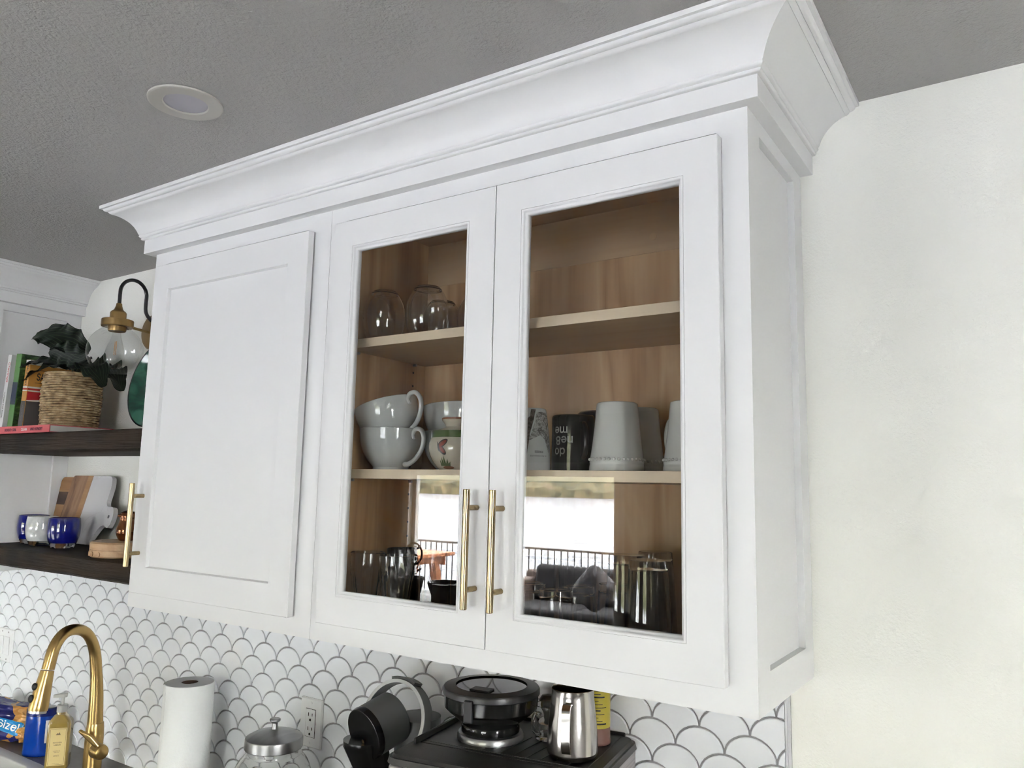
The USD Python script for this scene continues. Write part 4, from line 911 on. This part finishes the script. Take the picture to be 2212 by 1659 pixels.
part(fc, 'handle_hub', T(rot(lathe([(0, 0), (.0205, 0), (.0215, .003), (.0215, .030), (.019, .038), (.012, .041), (0, .042)], 32), 90, (0, 1, 0)), .018, -.004, .078), 'faucet_brass', smooth=40)
lever = to_tri(m3.Manifold.batch_hull([m3.Manifold.sphere(.0075, 20).translate((.046, -.006, .088)), m3.Manifold.sphere(.0065, 20).translate((.030, -.028, .122)), m3.Manifold.sphere(.0050, 20).translate((.012, -.050, .140))]))
part(fc, 'lever', lever, 'faucet_brass', smooth=50)

# soap bottles
M['soap'] = plain('yellow_soap_bottle', (0.36, 0.25, 0.06), .08, transmission_weight=.35, coat_weight=.3); M['soap_label'] = plain('cream_yellow_label', (0.55, 0.43, 0.18), .5); M['frost'] = plain('frosted_plastic', (0.66, 0.66, 0.63), .3, transmission_weight=.5); M['gold_ink'] = plain('brown_label_ink', (0.10, 0.07, 0.02), .5)
sb = thing('soap_bottle', 'square yellow hand-soap bottle with clear pump and cream label', 'bottle', (-2.182, .182, ZC + .0002), 50)
def loft(rs):
    k = len(rs[0]); v = np.vstack(rs); f = []
    for a in range(len(rs) - 1):
        for i in range(k):
            j = (i + 1) % k; f += [(a * k + i, a * k + j, (a + 1) * k + j), (a * k + i, (a + 1) * k + j, (a + 1) * k + i)]
    for i in range(1, k - 1): f += [(0, i + 1, i), ((len(rs) - 1) * k, (len(rs) - 1) * k + i, (len(rs) - 1) * k + i + 1)]
    return trimesh.Trimesh(v, np.array(f), process=False)
part(sb, 'bottle', loft([loop(.058, .040, .008, 0), loop(.064, .046, .009, .004), loop(.064, .046, .009, .130), loop(.060, .044, .012, .138), loop(.040, .034, .0165, .152), loop(.029, .029, .0144, .156), loop(.029, .029, .0144, .162)]), 'soap', smooth=30)
part(sb, 'cap', lathe([(0, .1622), (.0150, .1622), (.0150, .181), (.0140, .183), (.006, .183), (0, .183)], 28), 'frost', 'clear ribbed cap')
part(sb, 'pump', cat(cyl(.0045, .183, .206, n=16), to_tri(m3.Manifold.batch_hull([m3.Manifold.cylinder(.010, .011, .012, 24).translate((0, 0, .205)), m3.Manifold.cylinder(.008, .004, .004, 16).translate((-.024, 0, .204))]))), 'frost', 'clear pump head')
part(sb, 'front_label', T(flat_on_front(prism(sbox(-.024, 0, .024, .108), .0004)), 0, -.0230, .012), 'soap_label', 'cream label', smooth=False)
part(sb, 'label_border', T(flat_on_front(prism(sbox(-.0215, .0025, .0215, .1055).difference(sbox(-.0208, .0032, .0208, .1048)), .0003)), 0, -.0235, .012), 'gold_ink', smooth=False)
part(sb, 'label_emblem', T(flat_on_front(prism(Polygon([(-.006, 0), (-.002, .006), (0, .003), (.003, .008), (.007, 0)]), .0003)), 0, -.0235, .100), 'gold_ink', smooth=False)
for s, h, z, b_ in (('KITCHEN', .0038, .078, True), ('LEMON', .0038, .0715, True), ('CLEANSING GEL', .0018, .054, False), ('HAND SOAP', .0018, .050, False), ('WITH NATURAL', .0014, .042, False), ('ESSENTIAL OILS', .0014, .039, False), ('8 FL OZ / 236 mL', .0016, .018, False)):
    part(sb, 'lettering', T(flat_on_front(prism(centred(text_shape(s, h, b_)), .0003)), 0, -.0235, z), 'gold_ink', smooth=False)
M['blue_bottle'] = plain('blue_plastic', (0.002, 0.036, 0.28), .10, coat_weight=.5); M['blue_dark'] = plain('dark_blue_cap', (0.004, 0.012, 0.10), .12)
bb = thing('blue_bottle', 'oval bright blue bottle with white side label behind the faucet head', 'bottle', (-2.345, .205, ZC + .0002), 42)
def ov(a, b, z, n=36): return np.array([(a * math.cos(t), b * math.sin(t), z) for t in np.linspace(0, 2 * PI, n, endpoint=False)])
part(bb, 'body', loft([ov(.046, .028, 0), ov(.049, .031, .004), ov(.049, .031, .012), ov(.0475, .0295, .018), ov(.0455, .028, .120)]), 'blue_bottle', smooth=40)
part(bb, 'cap', loft([ov(.0456, .0281, .1202), ov(.0456, .0281, .140), ov(.042, .025, .143)]), 'blue_dark', 'dark blue cap', smooth=40)
lb = loft([ov(.0478, .0299, .040), ov(.0466, .0290, .108)]); lb = trimesh.Trimesh(lb.vertices, [t for t in lb.faces if all(lb.vertices[q][0] > .018 and lb.vertices[q][1] < .020 for q in t)], process=False)
part(bb, 'side_label', lb, 'white_ink', 'white label', smooth=40)

# snack bag
M['bag'] = mat('blue_snack_bag', {'t': ('texture_coordinate', {}), 'n': ('noise_texture', dict(scale=9, detail=1.5, distortion=.8)), 'r': ('rgb_ramp', {'interpolate': False, 'ramp': [(0, (.012, .014, .10)), (.53, (.42, .20, .05)), (.60, (.55, .30, .10))]}),
               'b': ('bump', dict(distance=.004)), 'n2': ('noise_texture', dict(scale=30, detail=3)), 'p': ('principled_bsdf', dict(roughness=.22))}, [('t.object', 'n.vector'), ('n.fac', 'r.fac'), ('r.color', 'p.base_color'), ('t.object', 'n2.vector'), ('n2.fac', 'b.height'), ('b.normal', 'p.normal')])
M['bag_gold'] = bumped('golden_bag_foil', (.50, .25, .06), .25, 30, .004); M['sky_print'] = plain('light_blue_print', (.01, .20, .46), .25)
sgb = thing('snack_bag', 'crumpled blue and gold snack bag lying at the left end of the countertop', 'bag', (-2.580, .225, ZC + .003), 24)
p = trimesh.creation.icosphere(5, 1.0); v = p.vertices
s = np.sign(v) * np.abs(v) ** .75; nz = meshkit.fbm(v * 2.2 + 3, 4, 2)[:, None] - .5
v2 = s * np.array([.125, .060, .062]) * (1 + .45 * nz); v2[:, 2] += .052; v2[:, 2] += .030 * np.clip(-v[:, 0], 0, 1); v2[:, 2] = np.maximum(v2[:, 2], 0.0)
part(sgb, 'body', trimesh.Trimesh(v2, p.faces, process=False), 'bag', smooth=25)
p = trimesh.creation.icosphere(4, 1.0); nz = meshkit.fbm(p.vertices * 3 + 9, 4, 4)[:, None] - .5; v3 = p.vertices * np.array([.050, .034, .030]) * (1 + .6 * nz); v3 += np.array([.105, -.030, .030]); v3[:, 2] = np.maximum(v3[:, 2], 0)
part(sgb, 'twisted_end', trimesh.Trimesh(v3, p.faces, process=False), 'bag_gold', 'golden gathered end of the bag', smooth=20)
def on_bag(shape, th):
    """Drapes flat print over the bag's front by ray casting."""
    base = trimesh.Trimesh(v2, p5.faces, process=False); ms = []
    for gpoly in getattr(shape, 'geoms', [shape]):
        a, b = trimesh.creation.triangulate_polygon(gpoly.segmentize(.004), engine='earcut'); a, b = trimesh.remesh.subdivide_to_size(np.column_stack([a, a[:, 0] * 0]), b, .007)
        o = np.column_stack([a[:, 0], np.full(len(a), -.3), a[:, 1]]); loc, ri, _ = base.ray.intersects_location(o, np.tile([0, 1.0, 0], (len(o), 1)), multiple_hits=False)
        y = np.full(len(a), -.05); y[ri] = loc[:, 1]; ms.append(trimesh.Trimesh(np.column_stack([a[:, 0], y - th, a[:, 1]]), b, process=False))
    return cat(*ms)
p5 = trimesh.creation.icosphere(5, 1.0)
part(sgb, 'print_panel', on_bag(affinity.translate(affinity.rotate(rrect(.15, .042, .01), -14), .012, .062), .0030), 'sky_print', 'light blue print panel', smooth=False)
part(sgb, 'lettering', on_bag(affinity.translate(affinity.rotate(centred(text_shape('My Size!', .024, True)), -14), .012, .062), .0042), 'white_ink', smooth=False)

# switch plate and outlet on the tile
M['plate'] = plain('white_switch_plate', (0.78, 0.79, 0.80), .3)
YT = YB - .0095
sw = thing('light_switch', 'white double rocker switch plate on the tile at far left', 'switch', (-2.872, YT, 1.148))
part(sw, 'plate', T(flat_on_front(chprism(rrect(.118, .117, .004), .0060, .003, both=False)), 0, -.0002, 0), 'plate')
for x in (-.023, .023): part(sw, 'rocker', rot(bx(x - .0165, x + .0165, -.0095, -.0062, -.033, .033, .0015), 2, (1, 0, 0)), 'plate'); part(sw, 'screw', T(rot(cyl(.003, 0, .0006, n=14), 90, (1, 0, 0)), x, -.0062, .048), 'steel'); part(sw, 'screw', T(rot(cyl(.003, 0, .0006, n=14), 90, (1, 0, 0)), x, -.0062, -.048), 'steel')
ol = thing('power_outlet', 'white double power outlet on the tile between jar and pod machine', 'outlet', (-1.230, YT, 1.161))
part(ol, 'plate', T(flat_on_front(chprism(rrect(.080, .120, .004), .0060, .003, both=False)), 0, -.0002, 0), 'plate')
part(ol, 'receptacle', bx(-.0170, .0170, -.0078, -.0062, -.0335, .0335, .0008), 'plate'); part(ol, 'groove', bx(-.0178, .0178, -.0066, -.0061, -.0343, .0343), 'dark_gap')
for z in (.0165, -.0175):
    for x0, x1, h in ((-.0075, -.0058, .0042), (.0058, .0075, .0034)): part(ol, 'slot', bx(x0, x1, -.0082, -.0077, z + .004 - h, z + .004 + h), 'dark_gap')
    part(ol, 'ground_hole', T(flat_on_front(prism(Point(0, 0).buffer(.0027, quad_segs=5).union(sbox(-.0027, -.0030, .0027, 0)), .0005)), 0, -.0077, z - .0085), 'dark_gap')
for z in (.0485, -.0485): part(ol, 'screw', T(rot(cyl(.0032, 0, .0007, n=14), 90, (1, 0, 0)), 0, -.0062, z), 'plate')

# paper towel roll
M['towel'] = bumped('quilted_paper', (0.80, 0.81, 0.80), .95, 90, .0012, detail=2); M['card'] = plain('card_tube', (0.11, 0.065, 0.045), .9)
M['towel_edge'] = mat('rolled_paper_edge', {'t': ('texture_coordinate', {}), 's': ('separate_xyz', {}), 'x2': ('math', dict(math_type='multiply')), 'y2': ('math', dict(math_type='multiply')), 'a': ('math', dict(math_type='add')), 'q': ('math', dict(math_type='sqrt')), 'w': ('math', dict(math_type='multiply', value2=3200.0)), 'si': ('math', dict(math_type='sine')), 'mr': ('map_range', dict(from_min=-1.0, to_min=.45, to_max=.72)), 'p': ('principled_bsdf', dict(roughness=.95))},
                  [('t.object', 's.vector'), ('s.x', 'x2.value1'), ('s.x', 'x2.value2'), ('s.y', 'y2.value1'), ('s.y', 'y2.value2'), ('x2.value', 'a.value1'), ('y2.value', 'a.value2'), ('a.value', 'q.value1'), ('q.value', 'w.value1'), ('w.value', 'si.value1'), ('si.value', 'mr.value'), ('mr.result', 'p.base_color')])
tw = thing('paper_towel_roll', 'tall white paper towel roll standing on the countertop', 'paper towel', (-1.600, .212, ZC + .0002))
PR, PZ = .0640, .330
part(tw, 'holder_base', lathe([(0, 0), (.075, 0), (.078, .004), (.078, .012), (.074, .016), (0, .016)], 40), 'steel'); part(tw, 'holder_rod', cyl(.006, .016, .20, n=16), 'steel')
part(tw, 'paper', lathe([(PR - .001, .0165), (PR, .018), (PR, PZ - .002), (PR - .002, PZ)], 72), 'towel', smooth=50); part(tw, 'paper_edge', lathe([(.0215, PZ), (PR - .002, PZ)], 72), 'towel_edge'); part(tw, 'paper_edge', lathe([(PR - .001, .0165), (.0215, .0165)], 72), 'towel_edge')
part(tw, 'card_tube', lathe([(.0215, .0166), (.0215, PZ - .0005), (.0205, PZ - .001), (.0205, .0166)], 40), 'card', 'brown card tube')
ts = np.linspace(math.radians(-170), math.radians(-100), 14)
part(tw, 'loose_sheet', trimesh.Trimesh(*(lambda P: (np.vstack([np.column_stack([P, np.full(len(P), z)]) for z in (.018, PZ - .001)]), np.array([t for i in range(len(P) - 1) for t in ((i, i + 1, len(P) + i + 1), (i, len(P) + i + 1, len(P) + i))])))(np.array([((PR + .0012) * math.cos(t), (PR + .0012) * math.sin(t)) for t in ts] + [((PR + .0002) * math.cos(ts[-1] + .02), (PR + .0002) * math.sin(ts[-1] + .02))])), process=False), 'towel', smooth=50)

# glass jar with steel lid
M['brushed_lid'] = mat('brushed_lid', {'t': ('texture_coordinate', {}), 'mp': ('mapping', dict(scale=(60, 8, 8))), 'n': ('noise_texture', dict(scale=1, detail=2)), 'mr': ('map_range', dict(to_min=.28, to_max=.36)), 'p': ('principled_bsdf', dict(base_color=(.34, .34, .34), metallic=1.0))}, [('t.object', 'mp.vector'), ('mp.vector', 'n.vector'), ('n.fac', 'mr.value'), ('mr.result', 'p.roughness')])
jr = thing('glass_jar', 'round glass canister with brushed steel lid and knob on the countertop', 'jar', (-1.205, .175, ZC + .0002))
JO = [(.075, 0), (.083, .003), (.090, .020), (.094, .070), (.094, .150), (.091, .185), (.082, .212), (.070, .228), (.064, .236), (.064, .246)]
part(jr, 'jar', shell(JO, .0035, 64, .009, 4), 'glass', smooth=50)
part(jr, 'lid', lathe([(0, .2465), (.066, .2465), (.0672, .248), (.0672, .268), (.0655, .271), (.050, .279), (.020, .286), (.0085, .2885), (0, .2885)], 64), 'brushed_lid', 'brushed steel lid')
part(jr, 'knob', lathe([(0, .2886), (.0075, .2886), (.0065, .298), (.0070, .302), (.0125, .307), (.0125, .3105), (.011, .312), (0, .312)], 32), 'brushed_lid', 'steel knob')
M['pod_navy'] = plain('pod_navy', (.01, .012, .03), .3, .6)
c0 = None
for lay in range(4):
    for k in range(5):
        a = 2 * PI * (k + .5 * lay) / 5; loc = (-1.205 + .050 * math.cos(a), .175 + .050 * math.sin(a), ZC + .0098 + .0300 * lay)
        if c0 is None:
            c0 = thing('coffee_pod', 'dark coffee pod heaped inside the round glass canister', 'coffee pod', loc, 0, 'coffee pods in the canister')
            part(c0, 'cup', lathe([(0, 0), (.013, 0), (.017, .026), (.0205, .027), (.0205, .0285), (0, .0295)], 20), 'pod_navy')
        else: copy_of(c0, 'dark coffee pod heaped inside the round glass canister', loc)

# pod coffee machine
M['slate'] = plain('slate_grey_plastic', (0.085, 0.090, 0.088), .42); M['pod_black'] = plain('gloss_black_plastic', (0.006, 0.006, 0.007), .12); M['chrome_edge'] = plain('pale_edge', (.70, .72, .72), .25, .6)
pc = thing('pod_coffee_machine', 'grey and black pod coffee machine with a raised loop handle', 'coffee machine', (-.872, .165, ZC + .0002))
ax0 = np.array((.035, .055, .384)) ; axd = np.array((-.16, -.93, -.26)); axd /= np.linalg.norm(axd)
def along(prof, n=48):
    m = lathe(prof, n); m.apply_transform(trimesh.geometry.align_vectors((0, 0, 1), axd)); return T(m, *ax0)
part(pc, 'head', along([(0, .030), (.050, .030), (.054, .034), (.0540, .045), (.0540, .098), (.0530, .1000), (0, .1000)]), 'slate', 'slate grey barrel head', smooth=40)
part(pc, 'front_ring', along([(.0500, .1003), (.0540, .1003), (.0550, .106), (.0530, .114), (.0490, .116), (0, .116)]), 'pod_black', 'black glossy front', smooth=40)
part(pc, 'column', to_tri(m3.Manifold.batch_hull([m3.Manifold.cylinder(.012, .046, .046, 32).translate((0, -.030, .325)), m3.Manifold.cylinder(.01, .038, .038, 32).translate((.0, .0, .26))]) + m3.Manifold.batch_hull([m3.Manifold.cylinder(.01, .038, .038, 32).translate((0, .0, .26)), m3.Manifold.cylinder(.01, .050, .050, 32).translate((0, .06, .02))])), 'pod_black', smooth=40)
part(pc, 'base', lathe([(0, 0), (.085, 0), (.088, .004), (.088, .018), (.084, .024), (0, .024)], 48), 'pod_black')
lp = np.array([(.071 * math.cos(t), 0, .080 * math.sin(t)) for t in np.linspace(math.radians(-28), math.radians(208), 40)])
def band(pts, w, t):
    """A flat band (w wide along y, t thick) along pts in the xz plane."""
    n = len(pts); tg = np.gradient(pts, axis=0); tg /= np.linalg.norm(tg, axis=1)[:, None]; nr = np.column_stack([tg[:, 2], np.zeros(n), -tg[:, 0]])
    rs = [np.array([pts[i] + nr[i] * a + np.array((0, b, 0)) for a, b in ((t / 2, -w / 2), (t / 2, w / 2), (-t / 2, w / 2), (-t / 2, -w / 2))]) for i in range(n)]
    m = loft(rs)
    if m.volume < 0: m.invert()
    return m
hl = lambda m: T(rot(rot(m, -16, (1, 0, 0)), 14, (0, 0, 1)), .034, .030, .366)
part(pc, 'loop_handle', hl(band(lp, .040, .006)), 'slate', 'slate grey loop handle', smooth=40)
part(pc, 'loop_edge', hl(T(band(lp * 1.0, .0030, .0068), 0, -.0216, 0)), 'chrome_edge', 'pale front edge of the loop', smooth=40)
tp = np.array([(.076 * math.cos(t), 0, .085 * math.sin(t)) for t in np.linspace(math.radians(62), math.radians(104), 10)])
part(pc, 'thumb_tab', hl(band(tp, .040, .010)), 'slate', 'thumb grip on top of the loop', smooth=30)
for dx, dz in ((-.020, .020), (.018, .004), (.004, -.030)):
    part(pc, 'indicator', along([(0, 0.1161), (.0022, .1161), (.0016, .1172), (0, .1172)], 12).apply_translation((dx, 0, dz)), 'chrome_edge')
part(pc, 'emblem', along([(0, 0.1161), (.0040, .1161), (.0040, .1168), (0, .1168)], 16).apply_translation((.002, 0, -.012)), 'aged_brass')
part(pc, 'water_tank', to_tri(m3.Manifold.batch_hull([m3.Manifold.cylinder(.01, .05, .05, 32).translate((.055, .075, .36)), m3.Manifold.cylinder(.01, .05, .05, 32).translate((.055, .075, .03))])), 'slate', smooth=40)

# espresso machine with grinder
M['brushed_steel'] = mat('brushed_steel', {'t': ('texture_coordinate', {}), 'mp': ('mapping', dict(scale=(4, 4, 500))), 'n': ('noise_texture', dict(scale=1, detail=2)), 'mr': ('map_range', dict(to_min=.25, to_max=.42)), 'p': ('principled_bsdf', dict(base_color=(.56, .53, .52), metallic=1.0))}, [('t.object', 'mp.vector'), ('mp.vector', 'n.vector'), ('n.fac', 'mr.value'), ('mr.result', 'p.roughness')])
M['graphite'] = bumped('graphite_plastic', (0.030, 0.029, 0.027), .38, 400, .0002); M['tray'] = plain('warming_tray', (0.014, 0.013, 0.012), .30)
em = thing('espresso_machine', 'steel espresso machine with dark top tray and built-in grinder', 'espresso machine', (-.655, -.045, ZC + .0002), 9)
EW, ED, EH = .378, .315, .394
part(em, 'body', rbx(.004, EW - .004, .004, ED, .06, EH - .0142, .010), 'brushed_steel', smooth=40)
part(em, 'foot_tray', rbx(.0, EW, -.02, ED, .0, .0595, .010), 'brushed_steel', smooth=40)
part(em, 'top_shell', to_tri(m3.Manifold.batch_hull([m3.Manifold.cylinder(.010, .029, .026, 40).translate((x, y, EH - .014)) for x in (.026, EW - .026) for y in (.026, ED - .028)]) + m3.Manifold.batch_hull([m3.Manifold.cylinder(.006, .022, .018, 40).translate((x, y, EH - .005)) for x in (.026, EW - .026) for y in (.026, ED - .028)])), 'graphite', 'dark graphite top housing', smooth=35)
part(em, 'warming_tray', rbx(.024, EW - .030, .085, ED - .012, EH - .0005, EH + .0022, .0010), 'tray', 'black tray with cross ribs')
part(em, 'tray_lip', cat(bx(.018, .0225, .070, ED - .010, EH, EH + .012, .0015), bx(.018, EW - .024, ED - .012, ED - .0075, EH, EH + .008, .0015)), 'tray')
for k in range(6): part(em, 'tray_rib', rot(bx(-.0008, .0008, -.055, .055, EH + .0020, EH + .0032), -8, (0, 0, 1)).apply_translation((.190 + .026 * k, .155, 0)), 'graphite')
part(em, 'tray_seam', bx(.03, EW - .035, .0945, .096, EH + .002, EH + .0032), 'graphite')
part(em, 'front_panel', bx(.010, EW - .010, .0030, .0060, .20, EH - .030, .001), 'brushed_steel', 'brushed steel fascia')
part(em, 'side_badge', bx(EW - .0045, EW - .0030, .06, .09, .25, .27), 'steel')
part(em, 'group_head', T(cyl(.034, .20, .255, n=32), .20, -.012, 0), 'steel'); part(em, 'portafilter', T(cyl(.033, .17, .199, n=32), .20, -.012, 0), 'steel')
HX, HY = .126, .174
part(em, 'grinder_collar', T(lathe([(0, EH + .0023), (.064, EH + .0023), (.064, EH + .0085), (.0615, EH + .0135), (.058, EH + .0155), (0, EH + .0155)], 56), HX, HY, 0), 'brushed_lid', 'silver grinder collar', smooth=30)
M['lid_smoke'] = plain('smoked_lid', (0.05, 0.05, 0.05), .05, coat_weight=.5)
M['hopper'] = plain('smoked_hopper', (0.012, 0.012, 0.012), .05, transmission_weight=.35)
part(em, 'hopper', T(lathe([(0, EH + .0158), (.0560, EH + .0158), (.0560, EH + .026), (.0545, EH + .029), (.0560, EH + .032), (.0850, EH + .055), (.0895, EH + .060), (.0905, EH + .0830), (0, EH + .0830)], 64), HX, HY, 0), 'hopper', 'smoked bean hopper', smooth=35)
part(em, 'hopper_lid', T(lathe([(.0700, EH + .0832), (.0920, EH + .0832), (.0935, EH + .0850), (.0935, EH + .0930), (.0915, EH + .0965), (.0690, EH + .0990)], 64), HX, HY, 0), 'black', 'black lid ring', smooth=35)
part(em, 'lid_window', T(lathe([(0, EH + .0945), (.0700, EH + .0945), (.0700, EH + .0965), (0, EH + .0965)], 64), HX, HY, 0), 'lid_smoke', 'smoked round window in the lid')
part(em, 'lid_grip', T(rbx(-.020, .020, -.055, -.028, EH + .0966, EH + .0995, .0012), HX, HY, 0), 'black')
part(em, 'hopper_latch', T(rbx(-.009, .009, -.0985, -.0905, EH + .050, EH + .0900, .003), HX, HY, 0), 'black', 'latch on the front of the hopper')

# things standing on the espresso machine
ZE = ZC + .0002 + EH + .0024
M['pitcher_steel'] = plain('pitcher_steel', (0.60, 0.575, 0.545), .17, 1.0)
mp_ = thing('milk_pitcher', 'polished steel milk pitcher on top of the espresso machine', 'pitcher', (-.378, .146, ZE + .0009), -72)
MP = [(.036, 0), (.0410, .0015), (.0450, .008), (.0455, .016), (.0440, .050), (.0405, .085), (.0385, .104), (.0388, .114), (.0395, .117)]
part(mp_, 'body', shell(MP, .0012, 64, .003, 5), 'pitcher_steel', smooth=50)
hp = np.array([(.0405, 0, .096), (.050, 0, .099), (.0615, 0, .092), (.0640, 0, .078), (.0630, 0, .050), (.0600, 0, .030), (.0540, 0, .020), (.0440, 0, .017)])
part(mp_, 'handle', band(smooth_prof(hp, 5), .0150, .0022), 'pitcher_steel', 'strap handle', smooth=50)
M['can_yellow'] = plain('yellow_wrapper', (0.42, 0.34, 0.03), .4); M['cocoa'] = plain('cocoa_fill', (0.16, 0.075, 0.055), .5); M['tub_clear'] = plain('clear_tub', (0.55, 0.42, 0.38), .15, transmission_weight=.4)
cn = thing('shaker_tub', 'slim tub with yellow printed wrapper behind the milk pitcher', 'tub', (-.380, .243, ZE + .0006))
part(cn, 'base', lathe([(0, 0), (.0265, 0), (.0275, .002), (.0275, .006), (.0260, .009), (.0255, .030), (0, .030)], 36), 'cocoa', 'brown lower half', smooth=30); part(cn, 'wrapper', lathe([(0, .0302), (.0257, .0302), (.0257, .115), (0, .115)], 36), 'can_yellow', 'yellow wrapper'); part(cn, 'cap', lathe([(0, .1152), (.0262, .1152), (.0262, .124), (.024, .126), (0, .126)], 36), 'black')
for k in range(12): part(cn, 'wrapper_print', wrap(sbox(-.019, -.0006, .019 - .004 * (k * 7 % 5), .0006 if k % 4 else .0022), -62, .038 + .006 * k, .0003, lambda z: .0257), 'ink', smooth=False)
gm = thing('glass_cup', 'small clear glass cup with handle left of the milk pitcher', 'cup', (-.462, .205, ZE + .0006))
part(gm, 'bowl', shell([(.022, 0), (.025, .001), (.0265, .004), (.0275, .030), (.0285, .062)], .0024, 40, .008, 4), 'glass', smooth=50); part(gm, 'handle', handle_loop(.0275, .014, .050, .020, .0036), 'glass', smooth=60); UsdGeom.Xformable(stage.GetPrimAtPath('/World/glass_cup/handle')).AddRotateZOp().Set(-100)
tm = thing('tamper', 'black and chrome coffee tamper beside the bean hopper', 'tamper', (-.500, .262, ZE + .0006))
part(tm, 'base', lathe([(0, 0), (.0265, 0), (.0265, .012), (.022, .015), (.010, .019), (0, .019)], 36), 'pitcher_steel', 'chrome base', smooth=35); part(tm, 'grip', lathe([(0, .0192), (.009, .0192), (.010, .028), (.017, .044), (.0175, .054), (.012, .062), (0, .064)], 32), 'pod_black', 'black grip', smooth=50)

# recessed ceiling light (switched off)
M['trim'] = plain('light_trim', (0.50, 0.485, 0.44), .45); M['diffuser'] = plain('light_diffuser', (0.47, 0.455, 0.50), .35)
cl = thing('ceiling_light', 'round recessed ceiling light, switched off, with white trim ring', 'light', (-.9705, -.3285, CEIL))
part(cl, 'trim_ring', lathe([(0.0398, -.0005), (0.0398, -.0030), (0.0417, -.0048), (0.0643, -.0052), (0.0677, -.0035), (0.0681, -.0004)], 64), 'trim', smooth=35)
part(cl, 'diffuser', lathe([(0, -.0032), (0.0396, -.0020), (0.0396, -.0008), (0, -.0008)], 64), 'diffuser', 'pale diffuser disc', smooth=35)
